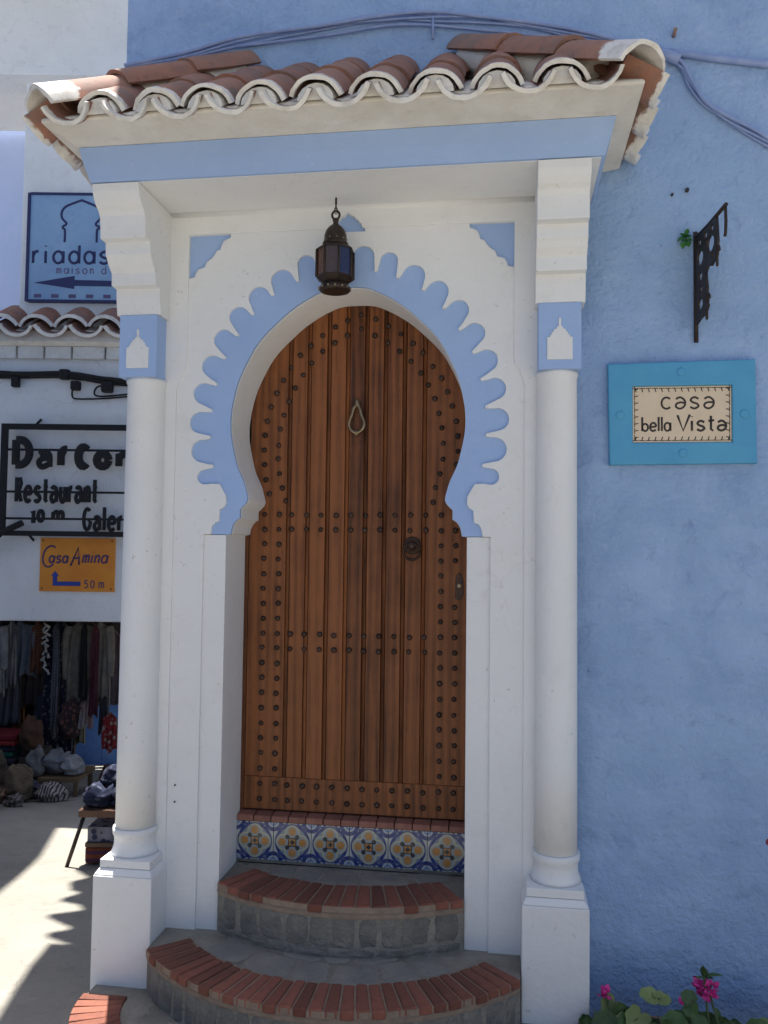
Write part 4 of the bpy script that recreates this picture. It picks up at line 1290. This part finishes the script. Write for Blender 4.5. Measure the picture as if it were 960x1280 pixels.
for ch, u in (('r', 38), ('i', 53), ('a', 64), ('d', 84), ('a', 103), ('s', 122)):
    strokes(le, ch, -3.915 + (u - 35) * .00872, 4.785, .132, .030, yy, .006)
le2 = LB()
xe_ = strokes(le2, 'maison', -3.62, 4.672, .056, .011, yy, .005, 0, .42)
le3 = LB(); strokes(le3, 'd', xe_ + .057, 4.672, .056, .011, yy, .005, 0, .42)
lobj('lettering', le, NAVY, rs)
MAUVE = simple('mauve_paint', (.16, .10, .20), .5)
lobj('small_lettering', le2, MAUVE, rs)
lobj('small_lettering', le3, MAUVE, rs)
ar = LB()
ar.prism([(-3.86, 4.565), (-3.42, 4.645), (-3.42, 4.60), (-2.62, 4.59), (-2.62, 4.53), (-3.42, 4.535), (-3.42, 4.50)], yy - .004, yy + .001)
lobj('arrow', ar, NAVY, rs)
dr = LB()
hp = [(-.20, 0), (-.20, .16), (-.225, .185), (-.225, .21), (-.18, .245), (-.24, .32), (-.245, .40), (-.20, .47), (-.10, .52), (0, .56)]
for off, k0 in ((-3.365, 0), (-2.925, 6)):
    pth = [(off + x * .88, yy, 5.02 + z * .84) for x, z in hp] + [(off - x * .88, yy, 5.02 + z * .84) for x, z in hp[::-1]]
    pth = smooth_path(pth, 3)
    dr.tube(pth, .014, 5, flat=.3)
lobj('arch_drawing', dr, NAVY, rs)
dots = LB()
for k in range(7):
    dots.box(-3.86 + k * .19, -3.78 + k * .19, yy - .002, yy + .001, 4.40, 4.44)
lobj('lower_border', dots, simple('faded_maroon', (.11, .08, .17), .6), rs)

ds = thing('iron_letter_sign', lane(-3.4, D0 - .1) + (1.8,), 'black iron framed restaurant sign with cut-out letters mounted on the white wall', 'sign')
yd = D0 - .09
fr = LB()
fr.box(-4.085, -4.02, yd - .02, yd + .02, 1.79, 2.985)
fr.box(-4.019, -2.4, yd - .02, yd + .02, 2.925, 2.985)
fr.box(-4.019, -2.4, yd - .02, yd + .02, 1.79, 1.845)
fr.box(-2.399, -2.34, yd - .02, yd + .02, 1.79, 2.985)
lobj('frame', fr, BLACK, ds)
for z in (2.71, 2.26, 1.975):
    lobj('cross_bar', LB().box(-4.02, -2.399, yd + .003, yd + .014, z - .012, z + .012), BLACK, ds)
for l_, z in ((-3.72, 2.98), (-3.76, 1.80)):
    lobj('mounting_lug', LB().tube([(l_, yd, z), (l_ + .01, D0 + .01, z + (.07 if z > 2 else -.06))], .014, 6), BLACK, ds)
lobj('stay_bar', LB().tube([(-4.32, yd - .02, 1.55), (-4.05, yd - .02, 1.82), (-3.83, yd - .01, 1.93)], .035, 6), BLACK, ds)
LM_ = lambda q: AL(*q)
def px2l(u): return -4.085 + (u - 7) * .00862
def px2z(v): return 2.968 - (v - 533) * .00861
def fit_word(chars, u0, u1, v0, v1, wd, gap=.2):
    polys = []; x = 0
    for ch in chars:
        pl, adv = GL[ch]
        polys += [[(x + a, b) for a, b in p] for p in pl]; x += adv + gap
    xs = [a for p in polys for a, b in p]; zs = [b for p in polys for a, b in p]
    L0, L1, Z0, Z1 = px2l(u0) + wd / 2, px2l(u1) - wd / 2, px2z(v1) + wd / 2, px2z(v0) - wd / 2
    g = LB()
    for p in polys:
        g.tube([(L0 + (a - min(xs)) / (max(xs) - min(xs)) * (L1 - L0), yd, Z0 + (b - min(zs)) / (max(zs) - min(zs)) * (Z1 - Z0)) for a, b in p], wd / 2, 8, flat=.25)
    lobj('letter' if len(chars) == 1 else 'word', g, BLACK, ds)
for ch, u0, u1, v0, v1, wd in (('D', 20, 47, 546, 587, .088), ('ad', 50, 71, 562, 588, .064), ('r', 76, 93, 557, 587, .085), ('c', 97, 118, 554, 588, .095), ('o', 120, 145, 562, 588, .092), ('m', 148, 183, 562, 587, .08)):
    fit_word([ch], u0, u1, v0, v1, wd)
fit_word(['R', 'e', 's', 't', 'ad', 'u', 'r', 'ad', 'n', 't'], 25, 129, 595, 630, .043, .32)
fit_word(['1', '0'], 44, 64, 636, 654, .045)
fit_word(['m'], 71, 88, 637, 652, .045)
fit_word(['G', 'ad', 'l', 'e', 'r'], 109, 161, 631, 664, .040, .3)

ORANGE = plaster('orange_sign', (.62, .20, .015), (.70, .27, .02), 4, 30, .2, .002, .45)
PURP = simple('purple_paint', (.07, .035, .12), .5)
os_ = thing('orange_sign', lane(-3.26, D0 - .02) + (1.21,), 'orange hand-painted guesthouse sign with a blue bent arrow below the iron sign', 'sign')
lobj('board', LB().box(-3.665, -2.865, D0 - .022, D0 - .001, 1.205, 1.775), ORANGE, os_, .003)
le = LB(); yy = D0 - .0225
strokes(le, 'C', -3.65, 1.47, .125, .020, yy, .004, .15, .1)
strokes(le, 'asa', -3.57, 1.51, .072, .021, yy, .004, .15, .14, .85)
strokes(le, 'A', -3.335, 1.50, .105, .022, yy, .004, .12, .1, .9)
strokes(le, 'mina', -3.215, 1.512, .080, .020, yy, .004, .2, .17, .9)
lobj('lettering', le, PURP, os_)
le = LB(); strokes(le, '50', -3.185, 1.245, .052, .012, yy, .004, 0, .3); strokes(le, 'm', -3.03, 1.245, .06, .012, yy, .004, 0, .1)
lobj('distance_lettering', le, PURP, os_)
lobj('arrow', LB().prism([(-3.52, 1.265), (-3.225, 1.265), (-3.225, 1.31), (-3.475, 1.31), (-3.475, 1.37), (-3.455, 1.37), (-3.4975, 1.42), (-3.54, 1.37), (-3.52, 1.37)], yy - .003, yy + .001), simple('blue_paint', (.02, .05, .30), .5), os_)
sc = LB()
for l_ in (-3.635, -2.90):
    for z in (1.235, 1.745): sc.box(l_ - .008, l_ + .008, yy - .003, yy, z - .008, z + .008)
lobj('screw_heads', sc, INK, os_)

bc = thing('black_cable_run', lane(-3.4, D0 - .05) + (3.4,), 'black power cables with junction boxes running along the white shop wall', 'cable')
for k in range(4):
    pts = [(l_, D0 - .035 - .01 * k, zz + (.012 * k - .02) + .012 * math.sin(l_ * 5 + k * 2)) for l_, zz in ((-5.2, 3.53), (-4.6, 3.53), (-4.17, 3.53), (-3.8, 3.525), (-3.4, 3.515), (-3.0, 3.475), (-2.7, 3.46), (-2.2, 3.45))]
    lobj('cable', LB().tube(smooth_path(pts, 4), .020, 6), BLACK, bc)
for l_, z, r_ in ((-3.45, 3.53, .055), (-3.33, 3.41, .05), (-2.99, 3.40, .06)):
    lobj('junction_box', LB().box(l_ - r_, l_ + r_, D0 - .09, D0 - .001, z - r_, z + r_), BLACK, bc, .02)
lobj('cable_clip', LB().box(-4.02, -3.94, D0 - .07, D0 - .001, 3.39, 3.50), BLACK, bc, .01)
pts = [(-3.36, 3.42), (-3.37, 3.30), (-3.30, 3.27), (-3.0, 3.28), (-2.7, 3.31), (-2.4, 3.34)]
lobj('loose_wire', LB().tube(smooth_path([(a, D0 - .03, b) for a, b in pts], 5), .010, 5), BLACK, bc)
pts = [(-3.0, 3.42), (-3.10, 3.40), (-3.13, 3.33), (-3.08, 3.30), (-2.9, 3.31), (-2.5, 3.36)]
lobj('loose_wire', LB().tube(smooth_path([(a, D0 - .04, b) for a, b in pts], 5), .010, 5), BLACK, bc)

# ------------------------------------------------------------------ market goods under the lintel
def cloth_mat(name, c, c2=None, stripe=0):
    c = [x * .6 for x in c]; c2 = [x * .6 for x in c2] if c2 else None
    mt, t, b = new_mat(name)
    P = N(t, 'ShaderNodeTexCoord').outputs['Object']
    n1 = noise(t, P, 14, 5, .65)
    col = mixc(t, ramp(t, n1.outputs[0], [(.35, 0.), (.7, 1.)]).outputs[0], c, [x * .6 for x in c])
    if c2:
        if stripe:
            wv = N(t, 'ShaderNodeTexWave', bands_direction='Z' if stripe > 0 else 'X'); wv.inputs['Scale'].default_value = abs(stripe); wv.inputs['Distortion'].default_value = 1.2
            t.links.new(P, wv.inputs[0]); f = ramp(t, wv.outputs[0], [(.5, 0.), (.6, 1.)]).outputs[0]
        else:
            vo = N(t, 'ShaderNodeTexVoronoi'); vo.inputs['Scale'].default_value = 18
            t.links.new(P, vo.inputs[0]); f = ramp(t, vo.outputs[0], [(.3, 1.), (.4, 0.)]).outputs[0]
        col = mixc(t, f, col, c2)
    t.links.new(col, b.inputs['Base Color'])
    b.inputs['Roughness'].default_value = .95
    bump(t, b, n1.outputs[0], .4, .01)
    return mt
lr_ = LB()
railo = lobj('garment_rail', LB().tube([(-4.54, 9.5, .86), (-2.52, 9.5, .86)], .018, 8), IRON)
tag(railo, 'dark rail under the white lintel that carries the hanging clothes', 'rail')
def garment(l, d, w_, ztop, h, mt, label, kind='garment', taper=.35, sleeves=False, ph=0.0):
    g = LB()
    nf = max(3, int(w_ / .08))
    def shp(v):                       # half width from the shoulders down
        if v < .06: return .22 + .78 * v / .06 * .8
        return .84 + .16 * v + taper * .2 * math.sin(v * 3)
    for off, s_ in ((0, 1), (.05, -1)):
        def fn(u, v, off=off):
            x = (u * 2 - 1) * w_ / 2 * shp(v)
            f = .022 * math.sin(u * nf * 6.28 + ph + v * 1.5) * (.3 + v) + .012 * math.sin(v * 7 + u * 5 + ph)
            hem = .03 * math.sin(u * 9 + ph) * v
            return (l + x, d + off + f, ztop - h * v + hem - .035 * abs(u * 2 - 1) * (1 - v))
        g.grid(fn, 20, 14)
        if s_ < 0:
            n_ = 20 * 14
            g.f[-n_:] = [q[::-1] for q in g.f[-n_:]]
    # close the edges between the two layers
    nv = 21 * 15
    for row in range(14):
        for c_ in (0, 20):
            a_, b_ = row * 21 + c_, (row + 1) * 21 + c_
            g.f.append((a_, b_, b_ + nv, a_ + nv)); g.sm.append(True)
    for c_ in range(20):
        a_ = 14 * 21 + c_
        g.f.append((a_, a_ + 1, a_ + 1 + nv, a_ + nv)); g.sm.append(True)
    if sleeves:
        for s_ in (-1, 1):
            xs = l + s_ * w_ * .40
            g.tube(smooth_path([(xs, d + .01, ztop - .06), (xs + s_ * w_ * .12, d - .01, ztop - .22), (xs + s_ * w_ * .13, d, ztop - h * .48), (xs + s_ * w_ * .10, d + .01, ztop - h * .66)], 4), [.05] * 4 + [.045] * 4 + [.04] * 4 + [.035], 8)
    o = lobj(kind, g, mt)
    tag(o, label, 'garment', 'clothes hanging under the white lintel')
    return o
def px_l(px, d): return (px - 480) * d / 1050 + (-.008 if d < 8 else -.005) * d * .0 - .035
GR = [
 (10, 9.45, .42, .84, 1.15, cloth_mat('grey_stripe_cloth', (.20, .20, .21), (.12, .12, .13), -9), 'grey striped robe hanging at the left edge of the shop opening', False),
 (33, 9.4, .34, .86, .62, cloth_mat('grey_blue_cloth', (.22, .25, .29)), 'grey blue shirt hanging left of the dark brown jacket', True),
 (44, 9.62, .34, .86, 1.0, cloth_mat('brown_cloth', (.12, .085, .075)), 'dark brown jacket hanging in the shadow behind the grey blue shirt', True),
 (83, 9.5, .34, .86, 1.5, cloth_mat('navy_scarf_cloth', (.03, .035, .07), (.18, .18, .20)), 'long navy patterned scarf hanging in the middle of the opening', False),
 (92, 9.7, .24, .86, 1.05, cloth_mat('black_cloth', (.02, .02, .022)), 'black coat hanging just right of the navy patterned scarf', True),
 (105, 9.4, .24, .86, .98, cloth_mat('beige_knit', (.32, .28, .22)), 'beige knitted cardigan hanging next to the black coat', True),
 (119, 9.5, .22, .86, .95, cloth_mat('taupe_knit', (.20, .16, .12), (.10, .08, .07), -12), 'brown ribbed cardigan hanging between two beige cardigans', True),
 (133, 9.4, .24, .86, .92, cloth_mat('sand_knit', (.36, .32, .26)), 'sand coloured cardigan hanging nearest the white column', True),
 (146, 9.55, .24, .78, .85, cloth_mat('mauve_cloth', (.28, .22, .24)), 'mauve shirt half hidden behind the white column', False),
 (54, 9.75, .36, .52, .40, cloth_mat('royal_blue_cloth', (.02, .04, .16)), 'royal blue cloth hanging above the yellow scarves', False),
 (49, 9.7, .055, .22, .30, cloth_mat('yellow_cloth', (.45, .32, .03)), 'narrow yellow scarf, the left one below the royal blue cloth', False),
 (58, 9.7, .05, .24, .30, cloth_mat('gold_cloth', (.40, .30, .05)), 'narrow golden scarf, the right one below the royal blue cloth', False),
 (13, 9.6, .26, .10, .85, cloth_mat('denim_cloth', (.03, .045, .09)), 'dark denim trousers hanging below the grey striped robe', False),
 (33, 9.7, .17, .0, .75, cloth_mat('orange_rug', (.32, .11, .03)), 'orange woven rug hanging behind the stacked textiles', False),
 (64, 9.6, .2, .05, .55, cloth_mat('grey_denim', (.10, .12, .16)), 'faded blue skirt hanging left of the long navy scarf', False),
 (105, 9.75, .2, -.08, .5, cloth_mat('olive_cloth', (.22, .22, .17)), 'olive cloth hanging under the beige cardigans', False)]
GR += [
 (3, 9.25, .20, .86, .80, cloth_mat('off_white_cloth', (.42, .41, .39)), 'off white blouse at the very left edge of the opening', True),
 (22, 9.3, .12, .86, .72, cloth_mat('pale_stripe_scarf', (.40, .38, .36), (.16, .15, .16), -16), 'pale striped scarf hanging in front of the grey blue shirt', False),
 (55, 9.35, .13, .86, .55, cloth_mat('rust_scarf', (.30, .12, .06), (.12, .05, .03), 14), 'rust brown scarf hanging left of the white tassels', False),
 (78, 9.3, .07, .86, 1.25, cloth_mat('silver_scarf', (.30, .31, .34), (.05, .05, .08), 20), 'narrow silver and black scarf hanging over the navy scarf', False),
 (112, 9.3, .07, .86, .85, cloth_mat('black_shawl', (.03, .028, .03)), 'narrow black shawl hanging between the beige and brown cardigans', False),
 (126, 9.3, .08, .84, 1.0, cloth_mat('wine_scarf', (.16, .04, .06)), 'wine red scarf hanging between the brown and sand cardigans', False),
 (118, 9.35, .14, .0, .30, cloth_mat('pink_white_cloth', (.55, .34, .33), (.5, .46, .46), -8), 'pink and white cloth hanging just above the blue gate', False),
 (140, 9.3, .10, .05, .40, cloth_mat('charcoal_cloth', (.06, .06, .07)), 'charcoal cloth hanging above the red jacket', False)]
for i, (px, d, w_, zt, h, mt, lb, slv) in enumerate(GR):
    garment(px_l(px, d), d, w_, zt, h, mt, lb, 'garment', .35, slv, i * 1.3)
# string of white tassels
ts_ = LB()
for k in range(18):
    ts_.tube([(px_l(66, 9.3) + random.uniform(-.035, .035), 9.3 + random.uniform(-.02, .02), .84 - k * .03), (px_l(66, 9.3) + random.uniform(-.05, .05), 9.3, .79 - k * .03)], [.006, random.uniform(.010, .022)], 6)
tso = lobj('tassel_string', ts_, cloth_mat('white_tassel', (.75, .72, .66)))
tag(tso, 'string of white tassels hanging from the lintel beside the navy scarf', 'tassel')

STALL = simple('stall_shade_wood', (.030, .022, .018), .8)  # near black stands in for the unlit shop interior
sb = thing('market_stall', lane(-4.0, 9.9) + (ground_z(*lane(-4.0, 9.9)),), 'wooden stall coloured dark for the shaded interior behind the hanging clothes at the left of the lane', 'stall')
lobj('back_panel', LB().box(-4.54, -3.62, 10.02, 10.08, -1.4, .88), STALL, sb)
lobj('side_panel', LB().box(-4.549, -4.50, 8.3, 10.0, -1.4, .60), STALL, sb)
lobj('counter', LB().box(-4.49, -3.75, 8.9, 9.9, -.75, -.68), STALL, sb)
lobj('front_board', LB().box(-4.49, -3.75, 8.88, 8.899, -1.2, -.69), STALL, sb)
def pile(l0, l1, d0, d1, z, cols, label):
    t_ = thing('textile_pile', lane((l0 + l1) / 2, (d0 + d1) / 2) + (z,), label, 'textiles')
    for i, c in enumerate(cols):
        h = random.uniform(.05, .075)
        j = random.uniform(-.02, .02)
        lobj('folded_cloth', LB().box(l0 + j, l1 + j, d0 + random.uniform(-.02, .02), d1, z + .001, z + h), cloth_mat('folded_cloth', c), t_, .022)
        z += h + .001
    return t_
pile(-4.25, -3.86, 8.95, 9.35, -.678, [(.02, .14, .20), (.10, .08, .12), (.03, .20, .13), (.05, .05, .09), (.42, .03, .03), (.35, .02, .03)], 'stack of folded textiles with a red cloth on top at the left edge')
pile(-3.83, -3.60, 9.0, 9.3, -.678, [(.10, .07, .05), (.20, .14, .10), (.08, .06, .05)], 'small stack of brown blankets beside the red topped textiles')
def sack(name, c, r, mt, label, cat, sq=1.0):
    mb_ = LB(); n, mm = 36, 20
    ph = random.uniform(0, 6)
    def fn(u, v):
        a = u * 2 * math.pi; e = (v - .5) * math.pi
        q = (math.cos(a) * math.cos(e) * 1.4, math.sin(a) * math.cos(e) * 1.4, math.sin(e) * 1.4 + ph)
        k = 1 + .42 * mnoise.noise(q) + .20 * mnoise.noise((q[0] * 3, q[1] * 3, q[2] * 3))
        return (c[0] + r[0] * k * math.cos(a) * math.cos(e) ** .6, c[1] + r[1] * k * math.sin(a) * math.cos(e) ** .6, c[2] + r[2] * (1 + math.sin(e)) * (1 + .35 * mnoise.noise((q[0] * 1.6, q[1] * 1.6, ph + 3))))
    def fn2(u, v):
        vv = min(max(v, .002), .998); return fn(u, vv)
    mb_.grid(fn2, n, mm)
    o = lobj(name, mb_, mt); tag(o, label, cat); return o
BASK = cloth_mat('basket_weave', (.20, .15, .10), (.09, .065, .045), 22)
gz = lambda l, d: ground_z(*lane(l, d))
def on_ground(l, d): return (l, d, gz(l, d) - .01)
sack('basket', on_ground(-3.98, 8.55), (.27, .2, .25), BASK, 'woven basket bundle on the ground at the lower left of the stall', 'basket')
sack('basket', on_ground(-3.62, 8.5), (.14, .15, .17), cloth_mat('basket_pale', (.30, .22, .13), (.13, .09, .06), 18), 'smaller straw basket right of the woven basket bundle', 'basket')
sack('bag', (-3.70, 9.0, -.50), (.13, .10, .17), cloth_mat('brown_leather', (.13, .06, .03)), 'brown leather bag standing in front of the stall', 'bag')
sack('bag', (-3.60, 8.9, -.72), (.10, .09, .14), cloth_mat('grey_canvas', (.30, .29, .28)), 'pale grey canvas bag below the brown leather bag', 'bag')
bt_ = thing('goods_bench', lane(-3.33, 9.0) + (gz(-3.33, 9.0),), 'low wooden bench carrying cloth bundles in the lane', 'bench')
zb = gz(-3.33, 9.0)
lobj('bench_top', LB().box(-3.55, -3.12, 8.8, 9.3, zb + .18, zb + .22), simple('bench_wood', (.20, .12, .06), .7), bt_)
for a in (-3.52, -3.16):
    for b in (8.83, 9.26): lobj('leg', LB().box(a - .02, a + .02, b - .02, b + .02, zb - .03, zb + .1795), simple('bench_leg_wood', (.16, .10, .05), .7), bt_)
sack('cloth_bundle', (-3.42, 9.0, zb + .221), (.16, .14, .11), cloth_mat('grey_cloth', (.30, .30, .32)), 'light grey cloth bundle on the low bench', 'bundle')
sack('cloth_bundle', (-3.24, 8.95, zb + .221), (.11, .12, .09), cloth_mat('white_cloth', (.52, .50, .50)), 'whitish cloth bundle at the right end of the low bench', 'bundle')
sack('cloth_bundle', on_ground(-3.30, 8.55), (.15, .10, .085), cloth_mat('zebra_cloth', (.62, .55, .48), (.10, .06, .06), -10), 'black and cream striped cloth bundle on the ground before the bench', 'bundle')
sack('backpack', (-3.42, 9.32, -.42), (.11, .09, .20), cloth_mat('dark_bag', (.06, .03, .03), (.2, .08, .06)), 'dark patterned bag hanging behind the light grey bundle', 'bag')

# heaps of goods at the foot of the stall
HEAP = [(-3.95, 8.2, .24, (.10, .075, .06), 'dark brown heap of bundled goods at the lower left edge'), (-4.05, 8.75, .20, (.16, .13, .10), 'tan bundle leaning on the stall front at the left edge'),
        (-3.55, 8.75, .13, (.07, .06, .10), 'dark violet cloth heap before the pale canvas bag'), (-3.78, 8.35, .12, (.22, .12, .07), 'small rust coloured bundle between the straw baskets'),
        (-3.02, 9.45, .12, (.20, .18, .16), 'pale heap of cloth behind the low bench'), (-3.5, 8.15, .09, (.12, .10, .09), 'flat dark sack lying before the striped bundle'),
        (-3.72, 7.9, .17, (.09, .07, .055), 'dark brown sack nearest the viewer in front of the stall'), (-3.88, 7.75, .15, (.15, .12, .085), 'straw coloured sack at the left edge nearest the viewer'), (-3.38, 8.8, .12, (.05, .05, .07), 'near black cloth heap tucked under the low bench')]
for l_, d_, r_, c_, lb_ in HEAP:
    sack('cloth_heap', on_ground(l_, d_), (r_, r_ * .8, r_ * .62), cloth_mat('heap_cloth', c_, [x * 2.2 for x in c_], -7), lb_, 'bundle')
# blue gate further down the lane
bd_ = thing('painted_gate', lane(-4.0, 12.0) + (gz(-4.0, 12.0),), 'mid blue painted board gate at the far end of the lane', 'gate')
zb = gz(-4.0, 12.0)
for k in range(5):
    lobj('board', LB().box(-4.42 + k * .24, -4.42 + k * .24 + .235, 12.0, 12.05, zb - .02, zb + 1.0), plaster('blue_board', (.12, .24, .52), (.08, .17, .42), 4, 25, .3, .005), bd_, .004)
aw = thing('added_awning', lane(-3.4, 11.0) + (.9,), 'unseen dark cloth added over the lane to darken the space behind the white shop house', 'awning')  # out of sight, added to block sky and sun behind the lintel
lobj('added_awning_cloth', LB().grid(lambda u, v: (-4.43 + 2.3 * u, 10.21 + 1.6 * v, .93 - .06 * math.sin(u * 9) * math.sin(math.pi * v) - .05 * v), 16, 8), cloth_mat('added_awning_cloth', (.05, .045, .05)), aw)
lobj('dark_backdrop', LB().grid(lambda u, v: (-4.42 + 2.26 * u, 11.86 + .03 * math.sin(u * 60), .88 - 1.2 * v + .04 * math.sin(u * 25) * v), 80, 6), cloth_mat('dark_backdrop_cloth', (.07, .055, .05), (.03, .03, .04), -14), aw)  # dark sheet added to cover the bright wall under the lintel
for l_ in (-4.40, -2.16): lobj('pole', LB().tube([(l_, 11.8, -1.6), (l_, 11.8, .9)], .02, 6), IRON, aw)
# far right: red clothes and a crate next to the column
garment(px_l(147, 9.2), 9.2, .16, -.10, .42, cloth_mat('red_cloth', (.40, .03, .035), (.5, .42, .36)), 'red jacket hanging low against the white column edge')
sack('sack', on_ground(px_l(147, 9.3), 9.3), (.09, .09, .13), cloth_mat('maroon_sack', (.12, .035, .03)), 'maroon sack standing under the red jacket', 'sack')

# the goods table in front
TD = 5.6
tl0, tl1 = (112 - 480) * TD / 1050 - .02, (112 - 480) * TD / 1050 + .55
zg = gz(tl0, TD)
tb = thing('goods_table', lane((tl0 + tl1) / 2, TD + .2) + (zg,), 'folding display table with slanting leg beside the white column', 'table')
lobj('table_top', LB().box(tl0, tl1, TD, TD + .5, -.10, -.055), simple('table_wood', (.16, .08, .045), .7), tb, .004)
lobj('shelf_board', LB().box(tl0 + .04, tl1, TD + .03, TD + .47, -.30, -.275), simple('shelf_wood', (.12, .075, .05), .7), tb)
for a, b in ((tl0 + .03, TD + .02), (tl0 + .03, TD + .47), (tl1 - .03, TD + .02), (tl1 - .03, TD + .47)):
    sl_ = -.11 if a < tl0 + .1 else .0
    lobj('leg', LB().tube([(a, b, -.101), (a + sl_, b, zg - .03)], .013, 6), IRON, tb)
HAT = cloth_mat('navy_hat', (.02, .028, .075), (.10, .11, .17))
for i, (a, b, z, rr_, lb) in enumerate([(.10, .12, -.054, .11, 'navy folded cap at the left front of the display table'), (.28, .14, -.054, .12, 'navy knitted hat at the middle of the display table'), (.18, .24, .045, .10, 'navy hat on top of the heap on the display table'), (.45, .22, -.054, .11, 'navy hat at the right end of the display table')]):
    sack('hat', (tl0 + a, TD + b, z), (rr_, rr_ * .9, .065), HAT, lb, 'hat')
bx = lobj('card_box', LB().box(tl0 + .045, tl0 + .4, TD + .06, TD + .3, -.2745, -.18), cloth_mat('pale_box', (.42, .42, .48), (.06, .07, .14)))
tag(bx, 'pale printed box on the shelf of the display table', 'box')
bx = lobj('cloth_basket', LB().box(tl0 + .03, tl0 + .42, TD + .05, TD + .3, zg + .0, -.305), cloth_mat('orange_red_cloth', (.36, .09, .04), (.12, .04, .09), 6), None, .02)
tag(bx, 'orange and purple basket under the display table', 'basket')

# block added left of the lane, out of view, to cut its sky light
nb_ = lobj('sky_blocker_house', LB().box(-8.0, -3.05, -1.0, 6.35, -1.2, 3.9), plaster('sky_blocker_blue', (.20, .30, .52), (.25, .36, .58), 1.5, 25, .4, .01))
tag(nb_, 'unseen blue house added left of the lane to keep sky light off the ground', 'house')
